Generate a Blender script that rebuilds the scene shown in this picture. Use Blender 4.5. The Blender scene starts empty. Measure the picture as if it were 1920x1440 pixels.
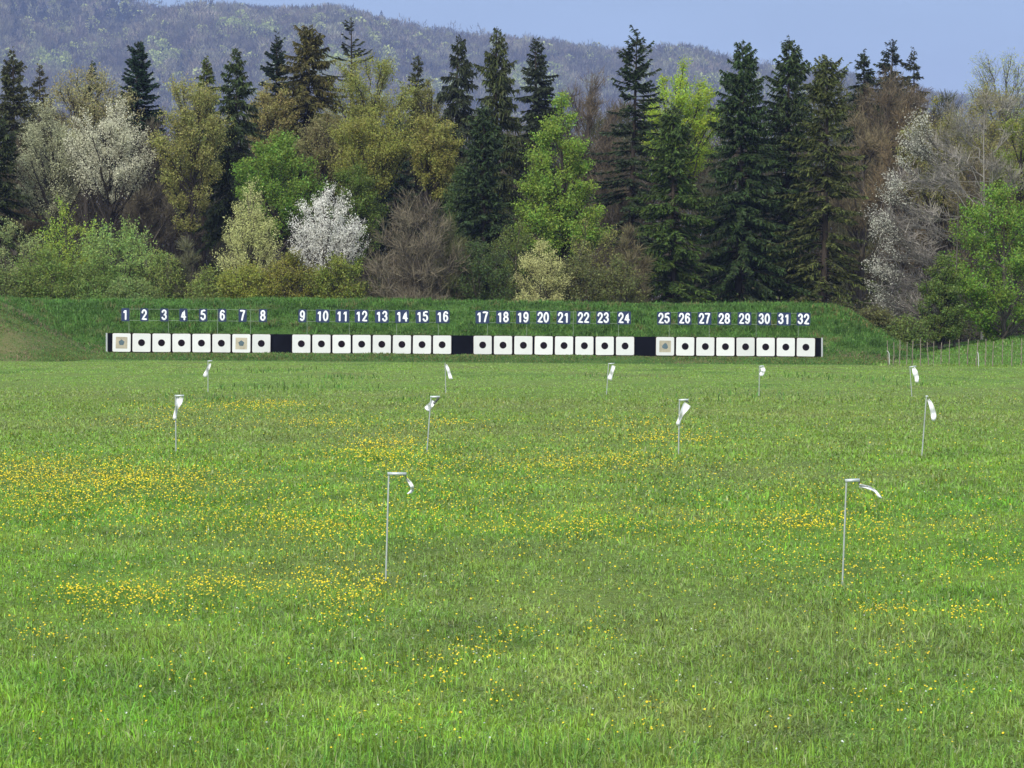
import bpy, math, random
import numpy as np
from mathutils import Matrix, Vector

sc = bpy.context.scene
C = sc.collection
RNG = np.random.default_rng(20240417)

# ------------------------------------------------------------------ camera
FPX = 6520.0                      # focal length in pixels of a 1920 wide frame
CAM_H = 4.05
PITCH = math.atan(143.0 / FPX)
ROLL = math.radians(0.38)
cd = bpy.data.cameras.new('camera')
cd.sensor_width = 36.0
cd.lens = 36.0 * FPX / 1920.0
cd.clip_start = 1.0
cd.clip_end = 30000.0
cam = bpy.data.objects.new('camera', cd)
CM = Matrix.Translation((0, 0, CAM_H)) @ Matrix.Rotation(math.pi/2 - PITCH, 4, 'X') @ Matrix.Rotation(ROLL, 4, 'Z')
cam.matrix_world = CM
C.objects.link(cam)
sc.camera = cam
_R = np.array(CM.to_3x3())

def ray(px, py):
    return _R @ np.array([(px - 960.0) / FPX, -(py - 720.0) / FPX, -1.0])

def at(px, py, Y):
    d = ray(px, py)
    return np.array([0, 0, CAM_H]) + d * (Y / d[1])

# ------------------------------------------------------------------ sky, sun, exposure
SUN_EL, SUN_AZ = math.radians(34), math.radians(200)     # azimuth clockwise from +Y
w = bpy.data.worlds.new('World')
sc.world = w
w.use_nodes = True
nt = w.node_tree
nt.nodes.clear()
def N(t, **kw):
    n = nt.nodes.new(t)
    for k, v in kw.items():
        setattr(n, k, v)
    return n
L = lambda a, b: nt.links.new(a, b)
sky = N('ShaderNodeTexSky', sky_type='NISHITA', sun_disc=False)
sky.sun_elevation = SUN_EL
sky.sun_rotation = SUN_AZ
sky.air_density = 1.0; sky.dust_density = 1.0; sky.ozone_density = 2.0
bg1 = N('ShaderNodeBackground'); bg1.inputs[1].default_value = 0.06
L(sky.outputs[0], bg1.inputs[0])
# even veil of cloud: slate blue low down, paler overhead
tc = N('ShaderNodeTexCoord'); sx = N('ShaderNodeSeparateXYZ'); L(tc.outputs['Generated'], sx.inputs[0])
rp = N('ShaderNodeValToRGB')
rp.color_ramp.elements[0].position = 0.0; rp.color_ramp.elements[0].color = (0.192, 0.275, 0.43, 1)
rp.color_ramp.elements[1].position = 0.6; rp.color_ramp.elements[1].color = (0.86, 0.90, 0.95, 1)
e = rp.color_ramp.elements.new(0.12); e.color = (0.192, 0.275, 0.43, 1)
e = rp.color_ramp.elements.new(0.30); e.color = (0.62, 0.70, 0.82, 1)
L(sx.outputs['Z'], rp.inputs[0])
bg2 = N('ShaderNodeBackground'); bg2.inputs[1].default_value = 0.72
mpn = N('ShaderNodeMapping'); L(tc.outputs['Generated'], mpn.inputs[0]); mpn.inputs['Scale'].default_value = (1, 1, 3.5)
cn = N('ShaderNodeTexNoise'); L(mpn.outputs[0], cn.inputs['Vector']); cn.inputs['Scale'].default_value = 9.0; cn.inputs['Detail'].default_value = 4
mr = N('ShaderNodeMapRange'); L(cn.outputs[0], mr.inputs[0]); mr.inputs[1].default_value = 0.3; mr.inputs[2].default_value = 0.7; mr.inputs[3].default_value = 0.92; mr.inputs[4].default_value = 1.08
hs = N('ShaderNodeHueSaturation'); hs.inputs['Saturation'].default_value = 0.95; L(mr.outputs[0], hs.inputs['Value']); L(rp.outputs[0], hs.inputs['Color'])
L(hs.outputs[0], bg2.inputs[0])
add = N('ShaderNodeMixShader'); add.inputs[0].default_value = 0.8
L(bg1.outputs[0], add.inputs[1]); L(bg2.outputs[0], add.inputs[2])
wo = N('ShaderNodeOutputWorld'); L(add.outputs[0], wo.inputs[0])

sd = bpy.data.lights.new('sun', 'SUN')
sd.energy = 1.5
sd.angle = math.radians(14)
sd.color = (1.0, 0.95, 0.86)
sun = bpy.data.objects.new('sun', sd)
_sv = Vector((math.sin(SUN_AZ)*math.cos(SUN_EL), math.cos(SUN_AZ)*math.cos(SUN_EL), math.sin(SUN_EL)))
sun.rotation_euler = _sv.to_track_quat('Z', 'Y').to_euler()
sun.location = (0, -20, 60)
C.objects.link(sun)

sc.view_settings.view_transform = 'Standard'
sc.view_settings.look = 'None'
sc.view_settings.gamma = 1.0
sc.view_settings.exposure = 1.2
sc.render.engine = 'CYCLES'
cy = sc.cycles
cy.max_bounces = 5; cy.diffuse_bounces = 3; cy.glossy_bounces = 2; cy.transmission_bounces = 4
cy.volume_bounces = 0; cy.transparent_max_bounces = 6
cy.caustics_reflective = False; cy.caustics_refractive = False
cy.use_denoising = True

# ------------------------------------------------------------------ materials
def mat(name):
    m = bpy.data.materials.new(name)
    m.use_nodes = True
    m.node_tree.nodes.clear()
    return m

class G:
    """small node-graph helper"""
    def __init__(s, m): s.t = m.node_tree
    def n(s, t, **kw):
        x = s.t.nodes.new(t)
        for k, v in kw.items(): setattr(x, k, v)
        return x
    def l(s, a, b): s.t.links.new(a, b)
    def mix(s, fac, a, b, blend='MIX'):
        x = s.n('ShaderNodeMix', data_type='RGBA', blend_type=blend)
        for i, v in ((0, fac), (6, a), (7, b)):
            if hasattr(v, 'is_output'): s.l(v, x.inputs[i])
            elif isinstance(v, (tuple, list)): x.inputs[i].default_value = (*v[:3], 1)
            else: x.inputs[i].default_value = v
        return x.outputs[2]
    def mp(s, v, a, b, c, d):
        x = s.n('ShaderNodeMapRange'); s.l(v, x.inputs[0])
        for i, k in enumerate((a, b, c, d)): x.inputs[i+1].default_value = k
        return x.outputs[0]
    def noise(s, vec, scale, detail=3, rough=0.55, sc3=None):
        if sc3:
            m = s.n('ShaderNodeMapping'); s.l(vec, m.inputs[0]); m.inputs['Scale'].default_value = sc3; vec = m.outputs[0]
        x = s.n('ShaderNodeTexNoise'); s.l(vec, x.inputs['Vector'])
        x.inputs['Scale'].default_value = scale; x.inputs['Detail'].default_value = detail; x.inputs['Roughness'].default_value = rough
        return x.outputs[0]
    def hsv(s, col, h=None, sat=None, val=None):
        x = s.n('ShaderNodeHueSaturation')
        for k, v in (('Hue', h), ('Saturation', sat), ('Value', val)):
            if v is None: continue
            if hasattr(v, 'is_output'): s.l(v, x.inputs[k])
            else: x.inputs[k].default_value = v
        s.l(col, x.inputs['Color'])
        return x.outputs[0]
    def out(s, sh):
        o = s.n('ShaderNodeOutputMaterial'); s.l(sh, o.inputs[0])

def simple(name, col, rough=0.6, metal=0.0, var=0.12, scale=3.0, spec=0.3):
    m = mat(name); g = G(m)
    tcn = g.n('ShaderNodeTexCoord')
    oi0 = g.n('ShaderNodeObjectInfo'); va = g.n('ShaderNodeVectorMath', operation='ADD'); g.l(tcn.outputs['Object'], va.inputs[0]); g.l(oi0.outputs['Location'], va.inputs[1])
    nz = g.noise(va.outputs[0], scale, 5, 0.6)
    c = g.mix(g.mp(nz, 0.3, 0.7, 0, 1), tuple(x*(1-var) for x in col), tuple(min(1, x*(1+var)) for x in col))
    oi = g.n('ShaderNodeObjectInfo'); c = g.hsv(c, 0.5, 1.0, g.mp(oi.outputs['Random'], 0, 1, 0.92, 1.06))
    b = g.n('ShaderNodeBsdfPrincipled'); g.l(c, b.inputs['Base Color'])
    b.inputs['Roughness'].default_value = rough; b.inputs['Metallic'].default_value = metal
    b.inputs['Specular IOR Level'].default_value = spec
    g.out(b.outputs[0]); return m

def leaf_material(name, transl=0.3, jitter=0.45, hue=0.03, gloss=0.3, rough=0.5):
    m = mat(name); g = G(m)
    oi = g.n('ShaderNodeObjectInfo'); ge = g.n('ShaderNodeNewGeometry'); tcn = g.n('ShaderNodeTexCoord')
    rnd = ge.outputs['Random Per Island']
    clump = g.noise(tcn.outputs['Object'], 0.55, 2)
    h = g.n('ShaderNodeMath', operation='ADD')
    g.l(g.mp(rnd, 0, 1, 0.5-hue, 0.5+hue), h.inputs[0]); g.l(g.mp(clump, 0.3, 0.7, -hue*0.5, hue*0.5), h.inputs[1])
    rnd2 = g.n('ShaderNodeMath', operation='FRACT'); mm = g.n('ShaderNodeMath', operation='MULTIPLY')
    g.l(rnd, mm.inputs[0]); mm.inputs[1].default_value = 57.31; g.l(mm.outputs[0], rnd2.inputs[0])
    val = g.n('ShaderNodeMath', operation='MULTIPLY')
    g.l(g.mp(rnd2.outputs[0], 0, 1, 1-jitter, 1+jitter), val.inputs[0]); g.l(g.mp(clump, 0.3, 0.7, 0.85, 1.18), val.inputs[1])
    c = g.hsv(oi.outputs['Color'], h.outputs[0], 1.0, val.outputs[0])
    b = g.n('ShaderNodeBsdfPrincipled'); g.l(c, b.inputs['Base Color'])
    b.inputs['Roughness'].default_value = rough; b.inputs['Specular IOR Level'].default_value = gloss
    if transl > 0:
        t = g.n('ShaderNodeBsdfTranslucent'); g.l(c, t.inputs[0])
        x = g.n('ShaderNodeMixShader'); x.inputs[0].default_value = transl
        g.l(b.outputs[0], x.inputs[1]); g.l(t.outputs[0], x.inputs[2]); g.out(x.outputs[0])
    else: g.out(b.outputs[0])
    return m

M_LEAF = leaf_material('leaf', 0.35, 0.32)
M_NEEDLE = leaf_material('needle', 0.12, 0.8, 0.02, 0.25, 0.6)
M_BLOSSOM = leaf_material('blossom', 0.3, 0.25, 0.012, 0.2, 0.7)
M_TWIG = leaf_material('twig', 0.0, 0.35, 0.015, 0.15, 0.8)

def bark_material(name):
    m = mat(name); g = G(m)
    oi = g.n('ShaderNodeObjectInfo'); tcn = g.n('ShaderNodeTexCoord')
    nz = g.noise(tcn.outputs['Object'], 2.0, 6, 0.65, (1, 1, 0.25))
    c = g.hsv(oi.outputs['Color'], 0.5, 1.0, g.mp(nz, 0.3, 0.7, 0.6, 1.4))
    b = g.n('ShaderNodeBsdfPrincipled'); g.l(c, b.inputs['Base Color'])
    b.inputs['Roughness'].default_value = 0.85; b.inputs['Specular IOR Level'].default_value = 0.15
    g.out(b.outputs[0]); return m
M_BARK = bark_material('bark')

def grass_material(name, blade):
    """meadow colours from world position: lush, olive and dry patches"""
    m = mat(name); g = G(m)
    ge = g.n('ShaderNodeNewGeometry'); pos = ge.outputs['Position']
    big = g.noise(pos, 0.055, 4, 0.6, (1, 0.6, 1)); mid = g.noise(pos, 0.35, 4, 0.6, (1, 0.55, 1)); fine = g.noise(pos, 2.2, 3, 0.6)
    lush, yel, olive, dry, blue = (0.140, 0.300, 0.026), (0.225, 0.375, 0.038), (0.205, 0.280, 0.062), (0.32, 0.31, 0.115), (0.160, 0.305, 0.080)
    c = g.mix(g.mp(mid, 0.38, 0.62, 0, 1), lush, yel)
    c = g.mix(g.mp(big, 0.44, 0.60, 0, 0.85), c, olive)
    c = g.mix(g.mp(fine, 0.55, 0.75, 0, 0.55), c, blue)
    big2 = g.noise(pos, 0.12, 5, 0.65, (0.8, 0.35, 1))
    c = g.mix(g.mp(big2, 0.54, 0.68, 0, 0.6), c, dry)
    c = g.hsv(c, 0.5, 1.0, g.mp(g.noise(pos, 0.5, 5, 0.7, (1, 0.4, 1)), 0.32, 0.68, 0.72, 1.25))
    # the mown far end of the field is paler
    sp = g.n('ShaderNodeSeparateXYZ'); g.l(pos, sp.inputs[0])
    c = g.mix(g.mp(sp.outputs['Y'], 75, 120, 0, 0.5), c, (0.225, 0.292, 0.075))
    far = g.mp(sp.outputs['Y'], 150, 185, 0, 0.5)
    c = g.mix(far, c, (0.235, 0.41, 0.066))
    streak = g.noise(pos, 0.12, 5, 0.7, (1, 0.22, 1))
    c = g.mix(g.mix(far, (0, 0, 0), g.mp(streak, 0.52, 0.64, 0, 1.2)), c, (0.22, 0.24, 0.085))
    c = g.mix(g.mix(far, (0, 0, 0), g.mp(streak, 0.46, 0.36, 0, 1.3)), c, (0.105, 0.225, 0.036))
    c = g.mix(g.mp(sp.outputs['Y'], 283, 290, 0, 0.75), c, (0.095, 0.215, 0.038))
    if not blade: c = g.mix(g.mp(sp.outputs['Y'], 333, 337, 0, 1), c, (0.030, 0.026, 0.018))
    if blade:
        rnd = ge.outputs['Random Per Island']
        dark = g.mp(rnd, 0, 1, 0.34, 1.72); soft = g.mp(rnd, 0, 1, 0.72, 1.30)
        mv = g.n('ShaderNodeMix', data_type='FLOAT'); g.l(g.mp(sp.outputs['Y'], 60, 150, 0, 1), mv.inputs[0]); g.l(dark, mv.inputs[2]); g.l(soft, mv.inputs[3])
        c = g.hsv(c, g.mp(rnd, 0, 1, 0.475, 0.52), 1.0, mv.outputs[0])
        mm = g.n('ShaderNodeMath', operation='MULTIPLY'); g.l(rnd, mm.inputs[0]); mm.inputs[1].default_value = 91.7
        fr = g.n('ShaderNodeMath', operation='FRACT'); g.l(mm.outputs[0], fr.inputs[0])
        c = g.mix(g.mp(fr.outputs[0], 0.86, 0.95, 0, 0.75), c, (0.37, 0.40, 0.20))
    else:
        c = g.hsv(c, 0.5, 0.95, g.mp(g.noise(pos, 6.0, 4, 0.7), 0.3, 0.7, 0.30, 0.75))
    b = g.n('ShaderNodeBsdfPrincipled'); g.l(c, b.inputs['Base Color'])
    b.inputs['Roughness'].default_value = 0.42 if blade else 0.9
    b.inputs['Specular IOR Level'].default_value = 0.22 if blade else 0.05
    if blade:
        t = g.n('ShaderNodeBsdfTranslucent'); g.l(c, t.inputs[0])
        x = g.n('ShaderNodeMixShader'); x.inputs[0].default_value = 0.25
        g.l(b.outputs[0], x.inputs[1]); g.l(t.outputs[0], x.inputs[2]); g.out(x.outputs[0])
    else: g.out(b.outputs[0])
    return m
M_GROUND = grass_material('meadow_soil', False)
M_GRASS = grass_material('meadow_blade', True)

def attr_material(name, transl=0.2, jitter=0.3, rough=0.6, gloss=0.25):
    """species colour carried by the mesh attribute 'tint'"""
    m = mat(name); g = G(m)
    a = g.n('ShaderNodeAttribute', attribute_name='tint'); ge = g.n('ShaderNodeNewGeometry')
    c = g.hsv(a.outputs['Color'], 0.5, 1.0, g.mp(ge.outputs['Random Per Island'], 0, 1, 1-jitter, 1+jitter))
    b = g.n('ShaderNodeBsdfPrincipled'); g.l(c, b.inputs['Base Color'])
    b.inputs['Roughness'].default_value = rough; b.inputs['Specular IOR Level'].default_value = gloss
    if transl > 0:
        t = g.n('ShaderNodeBsdfTranslucent'); g.l(c, t.inputs[0])
        x = g.n('ShaderNodeMixShader'); x.inputs[0].default_value = transl
        g.l(b.outputs[0], x.inputs[1]); g.l(t.outputs[0], x.inputs[2]); g.out(x.outputs[0])
    else: g.out(b.outputs[0])
    return m
M_ATTR = attr_material('mixed_foliage')

M_POLE = simple('galvanised_pole', (0.42, 0.46, 0.44), 0.5, 0.35)
M_ARM = simple('sheet_metal_arm', (0.56, 0.62, 0.64), 0.45, 0.3)
M_CLOTH = simple('white_cloth', (0.80, 0.81, 0.84), 0.85, 0, 0.06)
M_LINK = simple('dark_link', (0.06, 0.065, 0.07), 0.6)
M_BOARD = simple('white_board', (0.66, 0.675, 0.66), 0.7, 0, 0.04, 1.2)
M_BULL = simple('black_disc', (0.010, 0.006, 0.010), 0.8, 0, 0.25, 2.0, 0.08)
M_FRAME = simple('dark_red_frame', (0.045, 0.018, 0.014), 0.7, 0, 0.3)
M_BLACK = simple('black_sheet', (0.005, 0.0055, 0.009), 0.9, 0, 0.3, 0.8, 0.06)
M_ENDPOST = simple('grey_post', (0.40, 0.43, 0.44), 0.6)
M_TAN = simple('tan_paper', (0.44, 0.40, 0.30), 0.9, 0, 0.22, 1.8)
M_SLATE = simple('slate_patch', (0.10, 0.15, 0.175), 0.8, 0, 0.2, 3)
M_NAVY = simple('navy_plate', (0.022, 0.038, 0.095), 0.5, 0, 0.15)
M_DIGIT = simple('white_paint', (0.82, 0.85, 0.88), 0.55, 0, 0.03)
M_RAIL = simple('thin_rail', (0.24, 0.30, 0.23), 0.6)
M_WOOD = simple('weathered_post', (0.20, 0.175, 0.135), 0.85, 0, 0.45, 4)
M_STAKE = simple('white_stake', (0.50, 0.52, 0.50), 0.7)
M_WIRE = simple('fence_wire', (0.20, 0.21, 0.20), 0.5, 0.5)

# ------------------------------------------------------------------ mesh helpers
def link(o, parent=None):
    C.objects.link(o)
    if parent is not None: o.parent = parent
    return o

def mesh_from(name, v, quads=None, tris=None, tint=None, smooth=False):
    v = np.asarray(v, np.float32).reshape(-1, 3)
    q = np.asarray(quads, np.int32).reshape(-1, 4) if quads is not None and len(quads) else np.zeros((0, 4), np.int32)
    t = np.asarray(tris, np.int32).reshape(-1, 3) if tris is not None and len(tris) else np.zeros((0, 3), np.int32)
    me = bpy.data.meshes.new(name)
    me.vertices.add(len(v)); me.vertices.foreach_set('co', v.ravel())
    me.loops.add(q.size + t.size)
    me.loops.foreach_set('vertex_index', np.concatenate([q.ravel(), t.ravel()]))
    me.polygons.add(len(q) + len(t))
    ls = np.concatenate([np.arange(len(q))*4, q.size + np.arange(len(t))*3]).astype(np.int32)
    me.polygons.foreach_set('loop_start', ls)
    if tint is not None:
        a = me.attributes.new('tint', 'FLOAT_COLOR', 'FACE')
        cc = np.ones((len(tint), 4), np.float32); cc[:, :3] = tint
        a.data.foreach_set('color', cc.ravel())
    me.update(calc_edges=True)
    if smooth: me.polygons.foreach_set('use_smooth', np.ones(len(q)+len(t), bool))
    return me

def obj(name, me, m, parent=None, color=None):
    o = bpy.data.objects.new(name, me)
    if not me.materials: me.materials.append(m)
    if color is not None: o.color = (*color, 1)
    return link(o, parent)

def tag(o, label=None, cat=None, group=None, kind=None):
    if label: o['label'] = label
    if cat: o['category'] = cat
    if group: o['group'] = group
    if kind: o['kind'] = kind
    return o

def empty(name, loc, label, cat, group=None):
    o = bpy.data.objects.new(name, None)
    o.empty_display_size = 0.5
    o.location = tuple(float(a) for a in loc)
    link(o)
    return tag(o, label, cat, group)

def nrm(a): return a / np.maximum(np.linalg.norm(a, axis=-1, keepdims=True), 1e-9)

def tubes(paths, radii, sides=5):
    """paths (N,K,3), radii (N,K) -> verts, quads"""
    paths = np.asarray(paths, float); radii = np.asarray(radii, float)
    n, k, _ = paths.shape
    tg = np.gradient(paths, axis=1); tg = nrm(tg)
    ref = np.where(np.abs(tg[..., 2:3]) < 0.8, np.array([0, 0, 1.0]), np.array([1.0, 0, 0]))
    u = nrm(np.cross(ref, tg)); vv = np.cross(tg, u)
    a = np.arange(sides) * 2*np.pi/sides
    ring = (u[:, :, None, :]*np.cos(a)[None, None, :, None] + vv[:, :, None, :]*np.sin(a)[None, None, :, None])
    P = paths[:, :, None, :] + ring * radii[:, :, None, None]
    V = P.reshape(-1, 3)
    base = (np.arange(n)*k*sides)[:, None, None]
    i = (np.arange(k-1)*sides)[None, :, None]; j = np.arange(sides)[None, None, :]; j2 = (j+1) % sides
    Q = np.stack([base+i+j, base+i+j2, base+i+sides+j2, base+i+sides+j], -1).reshape(-1, 4)
    return V, Q

def cat(*vq):
    V, Q, o = [], [], 0
    for v, q in vq:
        V.append(v); Q.append(np.asarray(q)+o); o += len(v)
    return np.concatenate(V), np.concatenate(Q)

def leaves(P, size, rng, aspect=0.6, up=0.3):
    """one quad per point, random orientation; size (N,)"""
    n = len(P)
    nv = rng.normal(size=(n, 3)); nv[:, 2] += up; nv = nrm(nv)
    a = nrm(np.cross(nv, rng.normal(size=(n, 3)))); b = np.cross(nv, a)
    a = a*size[:, None]*0.5; b = b*(size*aspect)[:, None]*0.5
    V = np.stack([P-a, P-b*1.0, P+a, P+b], 1).reshape(-1, 3)      # lozenge: leaf shaped
    Q = np.arange(4*n).reshape(-1, 4)
    return V, Q

def ribbons(A, B, width, rng, taper=0.4):
    """flat slivers from A to B with random facing"""
    d = nrm(B-A); s = nrm(np.cross(d, rng.normal(size=A.shape)))
    w0 = s*np.asarray(width).reshape(-1, 1)*0.5; w1 = w0*taper
    V = np.stack([A-w0, A+w0, B+w1, B-w1], 1).reshape(-1, 3)
    return V, np.arange(4*len(A)).reshape(-1, 4)

def box(x0, x1, y0, y1, z0, z1):
    v = np.array([(x, y, z) for z in (z0, z1) for y in (y0, y1) for x in (x0, x1)], float)
    q = np.array([(0, 2, 3, 1), (4, 5, 7, 6), (0, 1, 5, 4), (2, 6, 7, 3), (0, 4, 6, 2), (1, 3, 7, 5)])
    return v, q

def prism(poly, y0, y1):
    """outline (x,z) extruded from y0 (front) to y1"""
    import bmesh
    bm = bmesh.new()
    f = [bm.verts.new((x, y0, z)) for x, z in poly]; b = [bm.verts.new((x, y1, z)) for x, z in poly]
    n = len(poly)
    bm.faces.new(f); bm.faces.new(list(reversed(b)))
    for i in range(n): bm.faces.new((f[i], b[i], b[(i+1) % n], f[(i+1) % n]))
    bmesh.ops.recalc_face_normals(bm, faces=bm.faces)
    me = bpy.data.meshes.new('prism'); bm.to_mesh(me); bm.free()
    return me

def sstep(a, b, x):
    t = np.clip((x-a)/(b-a), 0, 1); return t*t*(3-2*t)

_ph = np.random.default_rng(5).uniform(0, 6.28, (40, 3))
def wav(x, y, s, k=6, o=0):
    """cheap smooth noise in about -1..1"""
    r = 0
    for i in range(k):
        a = _ph[i+o][0]; f = s*(0.6+0.25*i)
        r = r + np.sin((x*np.cos(a)+y*np.sin(a))*f + _ph[i+o][1]) * (1/(1+0.35*i))
    return r/2.6

# ------------------------------------------------------------------ terrain
def field_z(x, y):
    z = -0.50*sstep(195, 288, y) + 0.02*wav(x, y, 0.5) + 0.03*wav(x, y, 0.13, o=8)
    z = z + 0.03*sstep(300, 330, y)
    # meadow climbing at the right beyond the fence
    z = z + 2.3*sstep(30, 52, x)*sstep(287, 322, y)
    return z

def berm_z(x, y):
    crest = 4.40 + 0.10*wav(x*1.0, y*0, 0.22, o=4) + 0.05*wav(x, y, 0.9, o=12)
    endr = 1 - sstep(27.5, 40.5, x + 0.8*wav(x, y, 0.5, o=3))
    prof = sstep(300.5, 314, y)*(1-sstep(318, 332, y))
    z = -0.65 + (crest+0.65)*np.power(np.clip(prof, 0, 1), 0.85)*endr
    # low rough bank before the targets
    lip = 0.62*sstep(287.5, 292.5, y)*(1-sstep(294.6, 297.5, y))*(sstep(-39, -34, x))*(1-sstep(28, 35, x))
    z = z + lip*(1+0.08*wav(x, y, 1.1, o=6))
    # side bank running towards the camera at the left
    sb = 5.2*sstep(-33.5, -47.5, x)*sstep(276, 286, y + 0.5*(x+44))*(1-sstep(318, 332, y))
    z = np.maximum(z, -0.65 + sb*(1+0.03*wav(x, y, 0.8, o=2)))
    return z

def top_z(x, y): return np.maximum(field_z(x, y), np.where((y > 272) & (y < 336) & (x > -66) & (x < 45), berm_z(x, y), -9))

def grid(xs, ys, fz):
    X, Y = np.meshgrid(xs, ys)
    V = np.stack([X, Y, fz(X, Y)], -1).reshape(-1, 3)
    nx = len(xs); i = np.arange(len(ys)-1)[:, None]*nx + np.arange(nx-1)[None, :]
    Q = np.stack([i, i+1, i+1+nx, i+nx], -1).reshape(-1, 4)
    return V, Q

HS = 2.6
def hill_z(x, y): return HS*hill_unit(np.asarray(x)/HS, np.asarray(y)/HS)
def hill_unit(x, y):
    # wooded ridge three kilometres away, highest at the left, sinking to the right
    xr = np.array([-900, -460, -400, -330, -300, -150, -70, 0, 80, 120, 200, 250, 290, 330, 370, 430, 900])
    zr = np.array([275, 270, 264, 256, 246, 243, 232, 222, 212, 207, 204, 200, 192, 184, 172, 150, 90.])
    r = np.interp(x, xr, zr) - 9
    t = sstep(1500, 3000, y)
    z = r*np.power(t, 1.25) - 60*sstep(3020, 3900, y)
    gull = 10*np.sin(x*0.021 + 0.002*y) + 6*np.sin(x*0.047+1.3)
    return z + gull*sstep(1700, 2300, y)*(1-sstep(2700, 2990, y)) - 1.5

ys = np.concatenate([np.linspace(-60, 20, 9), np.linspace(24, 345, 300), np.linspace(360, 1500, 30), np.linspace(1700, 14000, 30)])
xs = np.concatenate([np.linspace(-6000, -100, 22)[:-1], np.linspace(-100, 100, 180), np.linspace(100, 6000, 22)[1:]])
V, Q = grid(xs, ys, field_z)
tag(obj('ground', mesh_from('ground', V, Q, smooth=True), M_GROUND), 'green meadow floor of the shooting range', 'ground', kind='structure')

def berm_material():
    m = mat('berm_soil'); g = G(m)
    ge = g.n('ShaderNodeNewGeometry'); pos = ge.outputs['Position']
    c = g.mix(g.mp(g.noise(pos, 0.6, 4), 0.4, 0.6, 0, 1), (0.035, 0.085, 0.016), (0.065, 0.12, 0.026))
    c = g.mix(g.mp(g.noise(pos, 0.25, 5, 0.6, (1, 1, 2.5)), 0.58, 0.7, 0, 0.6), c, (0.16, 0.13, 0.075))
    sp = g.n('ShaderNodeSeparateXYZ'); g.l(pos, sp.inputs[0])
    lm = g.n('ShaderNodeMath', operation='MULTIPLY'); g.l(g.mp(sp.outputs['X'], -36.5, -39.5, 0, 1), lm.inputs[0]); g.l(g.mp(sp.outputs['Y'], 296, 301, 1, 0), lm.inputs[1])
    c = g.mix(lm.outputs[0], c, g.mix(g.mp(g.noise(pos, 0.5, 5), 0.4, 0.6, 0, 1), (0.085, 0.12, 0.035), (0.13, 0.125, 0.055)))
    b = g.n('ShaderNodeBsdfPrincipled'); g.l(c, b.inputs['Base Color']); b.inputs['Roughness'].default_value = 0.95
    b.inputs['Specular IOR Level'].default_value = 0.1
    g.out(b.outputs[0]); return m
V, Q = grid(np.linspace(-66, 45, 260), np.linspace(272, 336, 150), berm_z)
tag(obj('berm', mesh_from('berm', V, Q, smooth=True), berm_material()), 'long grassy earth bank stopping bullets behind the targets', 'earth bank', kind='structure')

mh = mat('hill_soil'); g = G(mh)
ge = g.n('ShaderNodeNewGeometry')
c = g.mix(g.mp(g.noise(ge.outputs['Position'], 0.02, 5), 0.35, 0.65, 0, 1), (0.075, 0.06, 0.05), (0.10, 0.09, 0.06))
b = g.n('ShaderNodeBsdfPrincipled'); g.l(c, b.inputs['Base Color']); b.inputs['Roughness'].default_value = 1
g.out(b.outputs[0])
V, Q = grid(np.linspace(-1400, 1400, 120)*HS, np.linspace(1450, 4000, 110)*HS, hill_z)
tag(obj('hill', mesh_from('hill', V, Q, smooth=True), mh), 'long wooded ridge rising behind the trees', 'hill', kind='structure')

# ------------------------------------------------------------------ meadow grass
def blades(X, Y, Z, H, W, rng, lean=0.55):
    """curved blades, six vertices each"""
    n = len(X)
    az = rng.uniform(0, 2*np.pi, n); ln = np.abs(rng.normal(0, lean, n))
    d = np.stack([np.cos(az), np.sin(az), np.zeros(n)], -1)
    fa = rng.uniform(0, np.pi, n); s = np.stack([np.cos(fa), np.sin(fa), np.zeros(n)], -1)*(W[:, None]*0.5)
    P0 = np.stack([X, Y, Z-0.02], -1)
    P1 = P0 + np.stack([np.zeros(n), np.zeros(n), H*np.clip(0.62-0.10*ln, 0.3, 0.7)], -1) + d*(H*ln*0.38)[:, None]
    P2 = P0 + np.stack([np.zeros(n), np.zeros(n), H*np.clip(1-0.42*ln, 0.12, 1)], -1) + d*(H*ln*0.98)[:, None]
    V = np.stack([P0-s, P0+s, P1-s*0.85, P1+s*0.85, P2-s*0.12, P2+s*0.12], 1).reshape(-1, 3)
    o = np.arange(n)[:, None]*6
    Q = np.concatenate([o+np.array([[0, 1, 3, 2]]), o+np.array([[2, 3, 5, 4]])], 1).reshape(-1, 4)
    return V, Q

def tall(x, y):      # patches of higher and lower grass
    return np.clip(1 + 0.42*wav(x, y*0.6, 0.7) + 0.3*wav(x, y*0.6, 2.3, o=10), 0.52, 2.0)

def scatter(n, d0, d1, pw, rng, margin=1.14, extra=4.0):
    """n points in the field of view wedge, density per area ~ d^-pw"""
    u = rng.random(n)
    k = 2 - pw
    d = (d0**k + u*(d1**k - d0**k))**(1/k)
    x = (rng.random(n)-0.5)*2*(d*(960/FPX)*margin + extra)
    return x, d

rng = np.random.default_rng(11)
parts = []
# tufts: each point throws a handful of blades
n = 86000
x, d = scatter(n, 26, 150, 2.75, rng)
k = 9
r = (0.035+0.0006*d)
X = np.repeat(x, k) + rng.normal(size=n*k)*np.repeat(r, k); Y = np.repeat(d, k) + rng.normal(size=n*k)*np.repeat(r, k)
H = 0.112*np.repeat(tall(x, d)*rng.uniform(0.55, 1.45, n)*(1+0.55*(1-sstep(29, 37, d))), k)*rng.uniform(0.6, 1.25, n*k)
W = np.clip(0.0074 + 0.00011*Y, 0.006, 0.03)*rng.uniform(0.6, 1.4, n*k)
parts.append(blades(X, Y, field_z(X, Y), H, W, rng, 2.1))
n = 340000
x, d = scatter(n, 58, 291, 2.3, rng)
kp = rng.random(n) < sstep(56, 105, d); x, d = x[kp], d[kp]; n = len(x)
H = 0.115*tall(x, d)*rng.uniform(0.5, 1.4, n)*(1-0.35*sstep(150, 180, d))
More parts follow.
